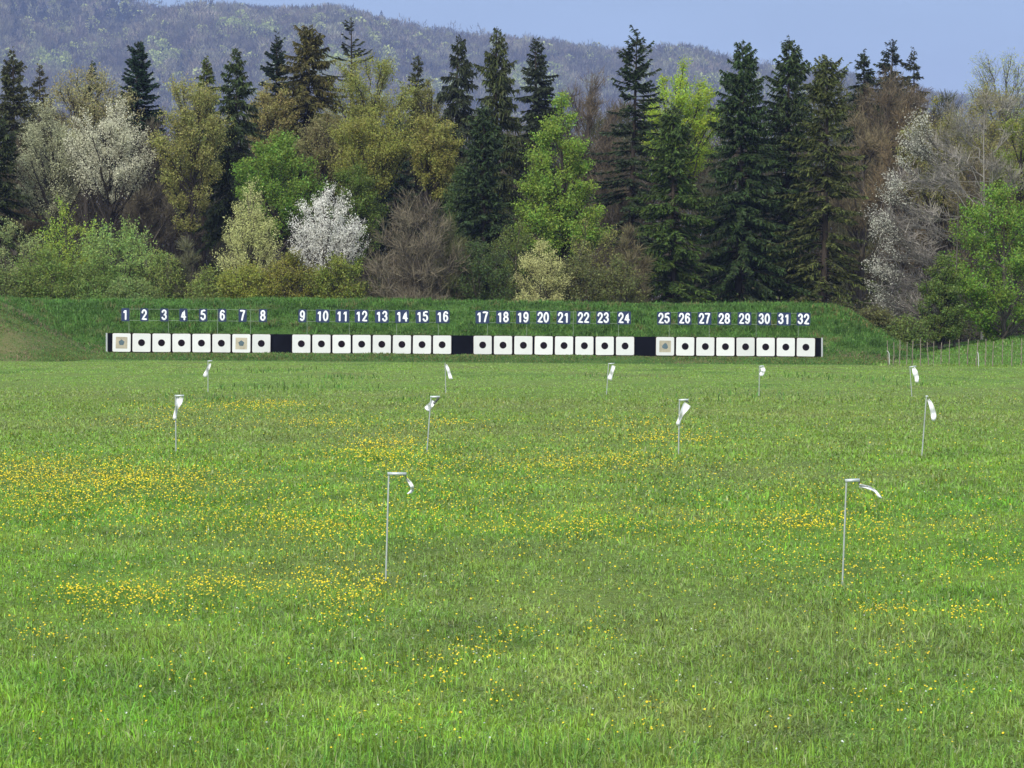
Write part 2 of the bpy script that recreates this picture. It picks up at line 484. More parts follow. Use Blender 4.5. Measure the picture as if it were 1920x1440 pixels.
W = (0.016+0.00022*d)*rng.uniform(0.6, 1.5, n)
ok = top_z(x, d) - field_z(x, d) < 0.02
parts.append(blades(x[ok], d[ok], field_z(x, d)[ok], H[ok], W[ok], rng, 1.4))
# meadow at the right beyond the fence
n = 26000
x = rng.uniform(30, 62, n); d = rng.uniform(284, 330, n)
ok = berm_z(x, d) < field_z(x, d)+0.02
x, d = x[ok], d[ok]
parts.append(blades(x, d, field_z(x, d), 0.22*rng.uniform(0.5, 1.4, len(x)), 0.08*rng.uniform(0.6, 1.4, len(x)), rng))
V, Q = cat(*parts)
tag(obj('grass', mesh_from('grass', V, Q), M_GRASS), 'long green meadow grass covering the whole range', 'grass', kind='stuff')

# darker weed tufts standing out of the sward along the old mowing edge
mt = leaf_material('tuft_blade', 0.2, 0.6, 0.03)
tx = []
for px, py, s, cnt in ((388, 750, 0.55, 260), (808, 748, .25, 60), (760, 753, .3, 60), (650, 708, .8, 200), (520, 693, 1.2, 300), (1500, 705, 1.2, 200), (1440, 744, 1.3, 260), (1600, 712, 1.2, 160),
                       (470, 728, .9, 160), (590, 726, .9, 160), (1130, 706, 1, 150), (1710, 722, 1, 120), (880, 1425, .5, 380), (760, 1432, .45, 240), (990, 1436, .4, 200), (1290, 1428, .4, 160), (420, 1436, .4, 200), (150, 1432, .35, 160), (1700, 1420, .4, 140)):
    dd = ray(px, py); tpt = CAM_H/-dd[2]; gx, gy = dd[0]*tpt, dd[1]*tpt
    cnt = cnt if py > 1000 else cnt//2
    gx = gx + rng.normal(0, s*1.5, cnt); gy = gy + rng.normal(0, s*(1 if py > 1000 else 5), cnt)
    hh = (0.30 if py < 1000 else 0.26)
    tx.append(blades(gx, gy, field_z(gx, gy), hh*rng.uniform(0.5, 1.2, cnt), (0.05 if py < 1000 else 0.008)*rng.uniform(0.6, 1.4, cnt), rng, 0.5))
V, Q = cat(*tx)
tag(obj('tall_grass', mesh_from('tall_grass', V, Q), mt, color=(0.095, 0.19, 0.035)), 'darker taller grass tufts along the old mowing edge', 'grass', kind='stuff')

# buttercups
def gpt(px, py):
    px = np.asarray(px, float); py = np.asarray(py, float)
    D = np.stack([(px-960)/FPX, -(py-720)/FPX, -np.ones_like(px)], -1) @ _R.T
    t = CAM_H/-D[..., 2]
    return D[..., 0]*t, D[..., 1]*t
patch = [(60, 878, 90, 7, 260), (40, 905, 60, 8, 140), (170, 908, 70, 10, 190), (250, 915, 60, 9, 170), (60, 945, 60, 10, 130), (330, 915, 60, 14, 90), (130, 960, 120, 14, 150),
    (520, 764, 30, 2.5, 90), (450, 769, 40, 2.5, 70), (340, 775, 40, 4, 40), (300, 800, 40, 6, 60), (580, 799, 35, 3, 60), (730, 838, 35, 4, 120), (700, 860, 45, 5, 170), (850, 799, 30, 2, 50), (660, 800, 30, 3, 40),
    (780, 880, 50, 10, 110), (900, 890, 60, 14, 90), (1130, 800, 40, 3, 45), (1250, 828, 40, 4, 100), (1080, 878, 45, 6, 100), (1190, 872, 60, 8, 150), (1320, 832, 20, 3, 30), (1220, 800, 20, 4, 25), (1010, 900, 80, 20, 80),
    (560, 1000, 60, 14, 120), (650, 1012, 60, 12, 120), (800, 960, 70, 20, 100), (450, 990, 70, 14, 90), (940, 1000, 70, 12, 90), (1130, 1000, 60, 12, 90), (1040, 1000, 40, 10, 50), (1490, 990, 40, 12, 110), (1540, 1000, 25, 9, 50), (1330, 1000, 60, 10, 70), (1640, 1010, 35, 12, 55), (1790, 1000, 60, 12, 50),
    (1450, 1085, 40, 14, 45), (1620, 1080, 40, 16, 50), (1840, 1070, 50, 14, 60), (1570, 935, 60, 18, 55), (1300, 930, 80, 16, 60),
    (140, 1126, 16, 3, 30), (185, 1145, 25, 9, 60), (235, 1120, 22, 8, 40), (280, 1135, 22, 8, 45), (375, 1110, 22, 14, 55), (440, 1112, 20, 10, 35), (500, 1120, 25, 12, 30), (620, 1120, 25, 14, 60), (655, 1145, 18, 10, 40), (700, 1118, 22, 10, 45), (590, 1098, 30, 10, 40), (340, 1165, 16, 6, 14),
    (45, 1205, 14, 7, 16), (95, 1215, 26, 6, 20), (615, 1188, 22, 8, 28), (710, 1182, 8, 5, 12), (950, 1213, 18, 7, 26), (990, 1202, 9, 5, 8), (865, 1240, 18, 6, 18), (930, 1245, 16, 7, 18), (805, 1262, 12, 6, 12), (680, 1284, 16, 4, 12), (735, 1277, 6, 4, 5), (835, 1298, 10, 5, 14), (760, 1382, 8, 7, 8), (815, 1253, 10, 3, 8), (1115, 1200, 12, 10, 12), (1160, 1215, 12, 8, 9), (1105, 1180, 14, 8, 9), (925, 1333, 6, 5, 5), (955, 1336, 8, 3, 5),
    (1665, 1160, 14, 5, 20), (1620, 1165, 12, 6, 10), (1700, 1162, 6, 6, 7), (1790, 1165, 14, 8, 16), (1835, 1172, 8, 5, 9), (1690, 1238, 14, 8, 14), (1655, 1240, 6, 3, 5), (1640, 1282, 6, 5, 5), (1600, 1345, 7, 7, 7), (1735, 1268, 5, 3, 4), (1690, 1362, 12, 5, 6), (1740, 1334, 4, 3, 3), (1810, 1330, 14, 5, 7), (1228, 1362, 9, 5, 8), (1215, 1393, 14, 6, 6), (320, 1285, 5, 4, 5), (345, 1258, 6, 3, 4)]
fx, fy = [], []
for (px, py, sx_, sy_, cnt) in patch:
    cnt = int(cnt*(3.6 if py < 1015 else 4.0 if py < 1180 else 2.3))
    fx.append(rng.normal(px, sx_*1.1, cnt) + (rng.random(cnt) < .4)*rng.normal(0, sx_*2.2+20, cnt)); fy.append(rng.normal(py, sy_*1.15, cnt) + (rng.random(cnt) < .4)*rng.normal(0, sy_*1.9+10, cnt))
fx.append(rng.uniform(-150, 2070, 2000)); fy.append(rng.triangular(850, 930, 1180, 2000))
fx.append(rng.normal(250, 330, 1800)); fy.append(rng.triangular(860, 930, 1060, 1800))
fx.append(rng.uniform(-150, 2070, 420)); fy.append(rng.uniform(1100, 1440, 420))
fx.append(rng.uniform(250, 1920, 350)); fy.append(rng.uniform(752, 850, 350))
fx = np.concatenate(fx); fy = np.concatenate(fy); ok = (fy > 750) & (fy < 1470)
gx, gy = gpt(fx[ok], fy[ok])
n = len(gx)
hz = field_z(gx, gy) + rng.uniform(0.10, 0.22, n)
rad = rng.uniform(0.007, 0.0155, n) + 0.00012*np.clip(gy-40, 0, 80)
pv, pq = [], []
tilt = rng.normal(0, 0.45, (n, 2))
up = nrm(np.stack([tilt[:, 0], tilt[:, 1]-0.25, np.ones(n)], -1))
u = nrm(np.cross(up, np.array([0.3, 1, 0]))); vv = np.cross(up, u); cen = np.stack([gx, gy, hz], -1)
V = []
for kk in range(5):                                   # five cupped petals
    a = kk*2*np.pi/5 + rng.uniform(0, 0.3, n)
    dr = u*np.cos(a)[:, None] + vv*np.sin(a)[:, None]; sd_ = u*-np.sin(a)[:, None] + vv*np.cos(a)[:, None]
    R1 = rad[:, None]
    V.append(np.stack([cen, cen+dr*R1*0.7-sd_*R1*0.5+up*R1*0.25, cen+dr*R1+up*R1*0.5, cen+dr*R1*0.7+sd_*R1*0.5+up*R1*0.25], 1))
V = np.stack(V, 1).reshape(-1, 3); Q = np.arange(len(V)).reshape(-1, 4)
m_pet = leaf_material('petal', 0.25, 0.2, 0.012, 0.4, 0.35)
fl = tag(obj('buttercups', mesh_from('buttercups', V, Q), m_pet, color=(0.86, 0.66, 0.018)), 'drifts of small yellow buttercups in the meadow', 'flowers', kind='stuff')
foot = cen.copy(); foot[:, 2] = field_z(gx, gy); foot[:, :2] += rng.normal(0, 0.03, (n, 2))
V, Q = ribbons(foot, cen, np.full(n, 0.004), rng, 0.8)
obj('stems', mesh_from('stems', V, Q), M_LEAF, fl, (0.10, 0.20, 0.04))
# a sprinkling of small white daisies
gx, gy = gpt(rng.uniform(-100, 2020, 420), rng.uniform(930, 1440, 420)); n = len(gx)
P = np.stack([gx, gy, field_z(gx, gy)+rng.uniform(0.08, 0.18, n)], -1)
V, Q = leaves(np.repeat(P, 3, 0), np.full(3*n, 0.022), rng, 1.0, 2.5)
tag(obj('daisies', mesh_from('daisies', V, Q), M_BLOSSOM, color=(0.75, 0.78, 0.76)), 'few small white flowers sprinkled through the grass', 'flowers', kind='stuff')

# rough grass on the bank
n = 290000
x = rng.uniform(-56, 43, n); y = rng.uniform(274, 320, n)
z = berm_z(x, y); ok = z > field_z(x, y)+0.02
x, y, z = x[ok], y[ok], z[ok]; n = len(x)
V, Q = blades(x, y, z, rng.uniform(0.14, 0.42, n)*np.clip(tall(x*0.8, z*3+y*0.3), 0.5, 1.6)*np.where(y < 299, 0.5, 1.0), rng.uniform(0.03, 0.09, n), rng, 1.0)
left = sstep(-36.5, -39.5, x + 0.8*wav(x, y, 0.9))*(1-sstep(296, 302, y))
lipm = (1-sstep(296, 299, y))*(x > -40)
basem = sstep(299, 300, y)*(1-sstep(303.2, 304.8, y+0.7*wav(x, y, 1.3)))
green = np.array([0.080, 0.178, 0.034])*(1+0.38*wav(x, z*4+y, 0.8, o=7)[:, None]) 
dryc = np.array([0.21, 0.185, 0.09]); brown = np.array([0.17, 0.125, 0.08])
rr = rng.random(n)
tint = np.where((rr < 0.10)[:, None], np.array([0.15, 0.24, 0.06]), green)
tint = np.where((rr < left*0.45)[:, None], dryc*np.array([0.72, 0.92, 0.62]), tint)
tint = np.where((rng.random(n) < left*0.30*(1-sstep(0.5, 1.9, z+0.9*wav(x, y, 0.6))))[:, None], np.array([0.25, 0.19, 0.12]), tint)
tint = np.where((rng.random(n) < lipm*(1-left)*0.5)[:, None], np.array([0.155, 0.16, 0.05]), tint)
tint = np.where((rng.random(n) < basem*0.6)[:, None], np.array([0.22, 0.18, 0.11]), tint)
patchb = sstep(0.35, 0.8, wav(x, y, 0.35, o=9))*sstep(26, 31, x)
tint = np.where((rng.random(n) < patchb*0.6)[:, None], np.array([0.20, 0.17, 0.06]), tint)
m_ = 1500; k_ = 34
tx_ = rng.uniform(-52, 42, m_); ty_ = rng.uniform(300.5, 319, m_); tc_ = rng.uniform(0.45, 1.55, m_); th_ = rng.uniform(0.25, 0.6, m_)
X2 = np.repeat(tx_, k_)+rng.normal(0, .32, m_*k_); Y2 = np.repeat(ty_, k_)+rng.normal(0, .25, m_*k_); Z2 = berm_z(X2, Y2); ok = Z2 > field_z(X2, Y2)+0.05
c2 = np.where((rng.random(m_) < 0.12)[:, None], np.array([0.17, 0.17, 0.065]), np.array([0.080, 0.178, 0.034])*tc_[:, None])
V2, Q2 = blades(X2[ok], Y2[ok], Z2[ok], (np.repeat(th_, k_)*rng.uniform(.6, 1.2, m_*k_))[ok], rng.uniform(0.03, 0.08, ok.sum()), rng, 1.1)
V, Q = cat((V, Q), (V2, Q2)); tint = np.concatenate([tint, np.repeat(c2, k_, 0)[ok]])
tag(obj('bank_grass', mesh_from('bank_grass', V, Q, tint=np.repeat(np.clip(tint, 0.01, 1), 2, 0)), M_ATTR), 'rough green grass growing over the earth bank', 'grass', kind='stuff')

# ------------------------------------------------------------------ target row
DT = 298.0
S = DT/FPX                                           # metres per photo pixel at the targets
def grp(cx0, cx1, k0, k1): return [(k, cx0 + (cx1-cx0)*(k-k0)/(k1-k0)) for k in range(k0, k1+1)]
TX = grp(228, 490, 1, 8) + grp(565, 829, 9, 16) + grp(905, 1172, 17, 24) + grp(1247, 1511, 25, 32)
def row_y(px): return 642.2 + (px-228)*(651-642.2)/(1511-228)

bw = empty('target_wall', at(870, row_y(870)+19, DT+0.5), 'long low black screen running behind the whole target row', 'screen')
def wall_part(px0, px1, y0, y1, dy0, dy1, name, m):
    a = at(px0, row_y(px0)+y0, DT); c_ = at(px1, row_y(px1)+y1, DT); a2 = at(px0, row_y(px0)+y1, DT); c2 = at(px1, row_y(px1)+y0, DT)
    poly = [(a[0], a[2]), (a2[0], a2[2]), (c_[0], c_[2]), (c2[0], c2[2])]
    me = prism([(x-bw.location.x, z-bw.location.z) for x, z in poly], DT+dy0-bw.location.y, DT+dy1-bw.location.y)
    return obj(name, me, m, bw)
wall_part(201, 1540, -17.6, 18.6, 0.35, 0.45, 'panel', M_BLACK)
wall_part(197.6, 200.6, -17.6, 19.5, 0.30, 0.46, 'end_post', M_ENDPOST)
wall_part(1540.4, 1543.4, -18, 19.5, 0.30, 0.46, 'end_post', M_ENDPOST)
wall_part(201, 1540, 18.7, 19.9, 0.30, 0.46, 'bottom_rail', M_FRAME)

def round_rect(w_, h_, r_, k=5):
    P = []
    for cx, cz, a0 in ((w_-r_, h_-r_, 0), (-w_+r_, h_-r_, 90), (-w_+r_, -h_+r_, 180), (w_-r_, -h_+r_, 270)):
        for i in range(k+1):
            a = math.radians(a0 + 90*i/k); P.append((cx+r_*math.cos(a), cz+r_*math.sin(a)))
    return P
W2, H2 = 16.9*S, 17.2*S
ME_FRAME = prism([(-W2-0.035, -H2-0.05), (W2+0.035, -H2-0.05), (W2+0.035, H2+0.03), (-W2-0.035, H2+0.03)], 0.03, 0.10)
ME_BOARD = prism(round_rect(W2, H2, 0.12), -0.03, 0.029)
ME_BULL = prism([(0.295*math.cos(a), 0.295*math.sin(a)) for a in np.linspace(0, 2*np.pi, 41)[:-1]], -0.045, -0.0305)
ME_PAPER = prism([(-0.50, -0.51), (0.49, -0.51), (0.50, 0.48), (-0.49, 0.49)], -0.042, -0.0305)
ME_PENT = prism([(0.27*math.sin(a), 0.27*math.cos(a)) for a in np.linspace(0, 2*np.pi, 6)[:-1]], -0.055, -0.0425)
ME_ROUGH = prism([(0.25*(1+0.12*math.sin(3*a+1))*math.sin(a), 0.25*(1+0.12*math.sin(3*a+1))*math.cos(a)) for a in np.linspace(0, 2*np.pi, 13)[:-1]], -0.055, -0.0425)
for k, px in TX:
    p = at(px, row_y(px), DT)
    if k in (1, 7, 25):
        lab = {1: 'white target patched with tan paper and grey pentagon below the sign reading 1',
               7: 'white target patched with tan paper and grey pentagon below the sign reading 7',
               25: 'white target with tan paper and blurred dark patch below the sign reading 25'}[k]
    else:
        lab = 'square white target with black bull below the sign reading %d' % k
    t = empty('shooting_target', p, lab, 'target', 'white targets in the row')
    t.rotation_euler.y = 0.007*math.sin(k*7.3); t.rotation_euler.z = 0.03*math.sin(k*3.1)
    obj('frame', ME_FRAME, M_FRAME, t); obj('board', ME_BOARD, M_BOARD, t)
    if k in (1, 7, 25):
        pp = obj('paper', ME_PAPER, M_TAN, t)
        obj('patch', ME_ROUGH if k == 25 else ME_PENT, M_SLATE, pp)
    else:
        obj('bullseye', ME_BULL, M_BULL, t)

# number signs on rails behind the targets
DS = 300.4
SS = DS/FPX
SX = list(zip(range(1, 33), [235, 270.5, 308, 344, 381, 417, 455, 493, 567, 605, 642, 678, 716, 754, 792, 830, 904.5, 943, 980.5, 1018.5, 1056.5, 1094, 1131, 1170, 1245, 1283.5, 1321, 1358, 1396, 1433, 1470, 1506.5]))
def sign_y(px): return 590 + (px-235)*(598.3-590)/(1506-235)
def arc(cx, cz, rx, rz, a0, a1, k=14):
    return [(cx+rx*math.cos(math.radians(a0+(a1-a0)*i/k)), cz+rz*math.sin(math.radians(a0+(a1-a0)*i/k))) for i in range(k+1)]
GLYPH = {
 '0': [arc(.5, .5, .5, .5, 0, 360, 28)], '1': [[(.62, 0), (.62, 1), (.2, .76)]],
 '2': [arc(.5, .71, .48, .29, 175, -25)+[(.03, 0), (1, 0)]],
 '3': [arc(.48, .755, .44, .245, 165, -90)+arc(.48, .27, .5, .27, 88, -165)],
 '4': [[(.74, 0), (.74, 1), (0, .27), (1, .27)]],
 '5': [[(.93, 1), (.16, 1), (.07, .50)]+arc(.47, .32, .52, .32, 125, -160)],
 '6': [arc(.55, .62, .5, .38, 40, 180)+arc(.5, .31, .46, .31, 180, 540, 24)],
 '7': [[(0, 1), (1, 1), (.60, .5), (.34, 0)]],
 '8': [arc(.5, .76, .42, .24, -90, 270, 24), arc(.5, .26, .5, .26, 90, 450, 24)],
 '9': [arc(.45, .38, .5, .38, 220, 360)+arc(.5, .69, .46, .31, 0, 360, 24)],
}
def digit_mesh(txt):
    dw, dh, st = 7.0*SS, 16.9*SS, 1.75*SS          # centreline width and height, half stroke
    adv = 11.4*SS; n = len(txt); vq = []
    for i, ch in enumerate(txt):
        ox = (i-(n-1)/2)*adv
        for pl in GLYPH[ch]:
            P = np.array(pl); P = np.stack([ox+(P[:, 0]-.5)*dw, np.zeros(len(P)), (P[:, 1]-.5)*dh], -1)
            d = np.diff(P[:, [0, 2]], axis=0); keep = np.r_[True, np.hypot(d[:, 0], d[:, 1]) > 1e-4]; P = P[keep]
            Pn = []
            for j in range(len(P)-1): Pn += [P[j]*(1-f)+P[j+1]*f for f in (np.linspace(0, 1, 4)[:-1])]
            Pn = np.array(Pn+[P[-1]])
            v, q = tubes([Pn], [np.full(len(Pn), st)], 8)
            vq.append((v, q))
            for e_ in (P[0], P[-1]) if np.linalg.norm(P[0]-P[-1]) > .01 else ():
                d_ = np.linspace(-1, 1, 5); pp = e_ + np.stack([np.zeros(5), np.zeros(5), d_*st*.99], -1)
                vq.append(tubes([pp], [st*np.sqrt(np.clip(1-d_**2, 0.01, 1))], 8))
    v, q = cat(*vq)
    v[:, 1] = v[:, 1]*0.28 - 0.032
    return mesh_from('digits', v, q), dw
for k, px in SX:
    p = at(px, sign_y(px), DS)
    t = empty('number_sign', p, 'dark blue plate with the white number %d above the target row' % k, 'number sign', 'number signs above the targets')
    t.rotation_euler.y = 0.018*math.sin(k*5.7+1)
    me, tw = digit_mesh(str(k))
    hw = (7.6 if k < 10 else 12.9)*SS
    obj('plate', prism(round_rect(hw, 12.2*SS, 0.10), -0.02, 0.012), M_NAVY, t)
    obj('digits', me, M_DIGIT, t)
for (x0, x1, posts, lab) in ((232, 496, (242, 316, 408, 470), 'thin rail frame carrying the plates 1 to 8'), (563, 838, (576, 655, 744, 822), 'thin rail frame carrying the plates 9 to 16'),
                             (899, 1180, (914, 988, 1075, 1160), 'thin rail frame carrying the plates 17 to 24'), (1240, 1514, (1255, 1330, 1418, 1497), 'thin rail frame carrying the plates 25 to 32')):
    p = at((x0+x1)/2, 625, DS+0.05)
    t = empty('sign_frame', p, lab, 'sign frame', 'frames carrying the number signs')
    for dy in (-10.6, 10.6):
        a = at(x0, sign_y(x0)+dy, DS+0.05)-p; b_ = at(x1, sign_y(x1)+dy, DS+0.05)-p
        V, Q = tubes([np.linspace(a, b_, 6)], np.full((1, 6), 0.017), 6)
        obj('rail', mesh_from('rail', V, Q), M_RAIL, t)
    for q in posts:
        a = at(q, sign_y(q)-11.4, DS+0.09); b_ = a.copy(); b_[2] = berm_z(a[0], a[1]) - 0.15
        V, Q = tubes([np.linspace(b_-p, a-p, 4)], np.full((1, 4), 0.019), 6)
        obj('post', mesh_from('post', V, Q), M_RAIL, t)

# ------------------------------------------------------------------ wind flags
def flag(base, top, arm, cloth, Y, lab, rp, link_=None, armw=0.05):
    b0 = at(base[0], base[1], Y); b0[2] = field_z(b0[0], b0[1])
    rel = lambda q, dy=0.0: at(q[0], q[1], Y+dy) - b0
    t = empty('wind_flag', b0, lab, 'wind flag', 'white wind flags on the range')
    T = rel(top)
    V, Q = tubes([np.linspace(np.array([0, 0, -0.08]), T, 5)], np.full((1, 5), rp), 8)
    obj('pole', mesh_from('pole', V, Q, smooth=True), M_POLE, t)
    if arm:
        A = rel(arm)
        d = A-T; d = d/np.linalg.norm(d)
        P = np.linspace(T-d*0.02, A, 3)
        nrm_ = np.array([-d[2], 0, d[0]])*armw*0.5
        v = []
        for q in P:
            for sy in (-1, 1):
                for sn in (-1, 1): v.append(q + nrm_*sn + np.array([0, sy*0.022, 0]))
        f = []
        for i in range(2):
            o = i*4; f += [(o, o+1, o+5, o+4), (o+2, o+6, o+7, o+3), (o+1, o+3, o+7, o+5), (o, o+4, o+6, o+2)]
        f += [(0, 2, 3, 1), (8, 9, 11, 10)]
        obj('arm', mesh_from('arm', np.array(v), np.array(f)), M_ARM, t)
    if link_:
        V, Q = tubes([np.linspace(rel(link_[0]), rel(link_[1]), 4)], np.full((1, 4), link_[2]), 6)
        obj('swivel', mesh_from('swivel', V, Q), M_LINK, t)
    # ribbon: list of (px, py, halfwidth px) down the cloth, thick and rippled
    K = len(cloth); m_ = 24; tt = np.linspace(0, K-1, m_)
    c = np.array(cloth, float)
    cx = np.interp(tt, range(K), c[:, 0]); cyy = np.interp(tt, range(K), c[:, 1]); hw = np.interp(tt, range(K), c[:, 2])
    ker = np.array([1, 2, 3, 2, 1])/9.0
    sm = lambda a: np.convolve(np.pad(a, 2, mode='edge'), ker, 'valid')
    cx, cyy = sm(cx), sm(cyy)
    tx_ = np.gradient(cx); ty_ = np.gradient(cyy); ll = np.hypot(tx_, ty_); nx_, ny_ = -ty_/ll, tx_/ll
    rows = []
    for side in (0, 1):
        for s in np.linspace(-1, 1, 7):
            rp_ = np.array([rel((cx[i]+nx_[i]*hw[i]*s, cyy[i]+ny_[i]*hw[i]*s), 0.05*math.sin(i*0.55)*(0.3+i/m_) + 0.045*math.sin(2.6*s+0.25*i) + 0.006*side) for i in range(m_)])
            rows.append(rp_)
    V = np.array(rows).reshape(-1, 3); f = []
    for side in (0, 1):
        for j in range(6):
            for i in range(m_-1):
                a = (side*7+j)*m_+i; q = (a, a+1, a+m_+1, a+m_); f.append(q if side == 0 else q[::-1])
    for j in (0, 6):
        for i in range(m_-1): a = j*m_+i; b2 = a+7*m_; f.append((a, b2, b2+1, a+1))
    obj('cloth', mesh_from('cloth', V, np.array(f), smooth=True), M_CLOTH, t)

flag((723, 1093), (729, 888), (762, 888.5), [(762, 897, 1.5), (768, 904, 3), (773, 912, 3.6), (773, 919, 3.2), (769, 924, 2.4), (763, 926, 1.5)], 51.2,
     'near pole with a flat arm and curled white ribbon, on the left', 0.013, ((760, 891), (762, 898), 0.008), 0.042)
flag((1579, 1105), (1587, 901), (1612, 900), [(1610, 910, 3), (1618, 911, 3), (1627, 913, 3.2), (1636, 917, 3), (1643, 923, 2.6), (1648, 930, 2.6), (1652, 936, 3)], 50.8,
     'near pole with a white ribbon blown out sideways, on the right', 0.013, ((1611, 904), (1611, 909), 0.012), 0.044)
DM = 96.5
flag((330, 852), (329, 742), (345, 742), [(337, 744, 8), (336, 754, 6), (331, 765, 3.5), (328, 778, 3), (327, 788, 4)], DM, 'mid field wind flag at far left with cloth hanging along its pole', 0.018, None, 0.05)
flag((800, 854), (808, 744), (825, 744), [(814, 752, 4), (808, 759, 5), (803, 765, 6.5), (799, 770, 5)], DM, 'mid field wind flag on a slanting pole with bunched cloth', 0.018, ((823, 746), (813, 757), 0.036), 0.05)
flag((1272, 860), (1274, 750), (1291, 749.5), [(1290, 757, 8), (1284, 766, 6.5), (1277, 778, 4), (1273, 789, 3.2), (1270, 798, 4.5)], DM, 'mid field wind flag with broad cloth narrowing down to the left', 0.018, ((1285, 751), (1292, 755), 0.02), 0.05)
flag((1728, 854), (1737, 743), (1740, 743), [(1740, 748, 2.2), (1745, 757, 4), (1749, 770, 5), (1751, 781, 5.2), (1749, 790, 3)], DM, 'mid field wind flag at far right with cloth falling right of a slanting pole', 0.018, None, 0.04)
DF = 163.0
flag((390, 739), (390, 677), (398, 676.5), [(395, 681, 1.5), (391, 689, 3), (387, 698, 3.5), (383, 707, 4)], DF, 'far wind flag in front of target 5 with cloth swinging left', 0.020, None, 0.05)
flag((836, 741), (834.5, 680), None, [(836, 683, 2), (840, 692, 3), (843, 703, 3), (846, 712, 3.4)], DF, 'far wind flag in front of target 16 with cloth falling right', 0.020)
flag((1137, 742), (1141, 682), (1152, 681.5), [(1151, 685, 3.8), (1148, 694, 3.5), (1145, 704, 3.6), (1142, 713, 5)], DF, 'far wind flag in front of target 23 with cloth widening down to the left', 0.020, None, 0.05)
flag((1423, 746), (1424, 687), (1432, 686), [(1429, 688, 3.5), (1431, 694, 4.4), (1429, 700, 4.2), (1425, 705, 3)], DF, 'far wind flag in front of target 30 with short curled cloth', 0.020, None, 0.05)
flag((1710, 745), (1706, 688), (1718, 686.5), [(1712, 689, 3), (1716, 698, 5), (1719, 708, 4), (1719, 718, 3)], DF, 'far wind flag near the wire fence with cloth hanging right', 0.020, None, 0.05)

# ------------------------------------------------------------------ fence at the right
DFN = 285.0
pf = at(1790, 674, DFN); pf[2] = field_z(pf[0], pf[1])
fe = empty('wire_fence', pf, 'wire fence on thin wooden posts at the foot of the right slope', 'fence')
rg = np.random.default_rng(3)
tops = []
for i, (px, ty) in enumerate(((1663.7, 638), (1676, 641), (1687.5, 637), (1701, 641), (1712, 639), (1726, 634), (1738.7, 641), (1751, 640), (1765.5, 642), (1781, 637), (1798, 636), (1816, 636), (1834, 638), (1848.7, 636), (1863, 640), (1880, 637), (1898, 636), (1916, 634), (1936, 636), (1957, 636))):
    a = at(px, ty, DFN + rg.uniform(-.2, .2)); f0 = a.copy(); f0[0] -= rg.normal(0.05, 0.06); f0[2] = field_z(f0[0], f0[1]) - 0.1
    tops.append((f0, a))
    P = np.linspace(f0, a, 5)-pf; P[1:4, 0] += rg.normal(0, 0.012, 3)
    V, Q = tubes([P], [np.linspace(0.046, 0.038, 5)*rg.uniform(0.8, 1.3)], 6)
    obj('post', mesh_from('post', V, Q), M_WOOD, fe)
for h in (0.45, 0.8):
    P = np.array([f0+(a-f0)*h for f0, a in tops])-pf
    V, Q = tubes([P], [np.full(len(P), 0.006)], 4)
    obj('wire', mesh_from('wire', V, Q), M_WIRE, fe)
for pts, lab in (([(1668, 669), (1667, 663), (1665, 659), (1662.5, 658)], 'short bent white stake under the leftmost fence post'), ([(1835, 675), (1834.6, 669), (1834, 663), (1833, 660)], 'short white stake leaning on a post in mid fence')):
    P = np.array([at(px, py, DFN-0.35) for px, py in pts]); b0 = P[0].copy(); b0[2] = field_z(b0[0], b0[1]); P[0][2] = b0[2]-0.05
    V, Q = tubes([P-b0], [np.full(4, 0.032)], 8)
    o = obj('marker_stake', mesh_from('marker_stake', V, Q, smooth=True), M_STAKE); o.location = b0
    tag(o, lab, 'stake', 'white stakes by the fence')

# ------------------------------------------------------------------ trees
PROF = {
    'round': lambda t: np.sin(np.pi*np.clip(t, 0.02, 0.98))**0.55,
    'egg': lambda t: np.clip(np.sin(np.pi*np.clip(t, 0.03, 0.97)**0.75), 0, 1)**0.65,
    'cone': lambda t: np.clip(1.04-t, 0, 1)**0.8*np.clip(t/0.12, 0, 1)**0.5,
    'vase': lambda t: np.clip(t, 0, 1)**0.7*np.clip((1.06-t)/0.5, 0, 1)**0.5*1.15,
    'column': lambda t: np.clip(t/0.08, 0, 1)**0.5*np.clip((1.03-t)/0.35, 0, 1)**0.5,
}
def bez(p0, p1, p2, k):
    t = np.linspace(0, 1, k)[None, :, None]
    return p0[:, None]*(1-t)**2 + 2*p1[:, None]*t*(1-t) + p2[:, None]*t*t

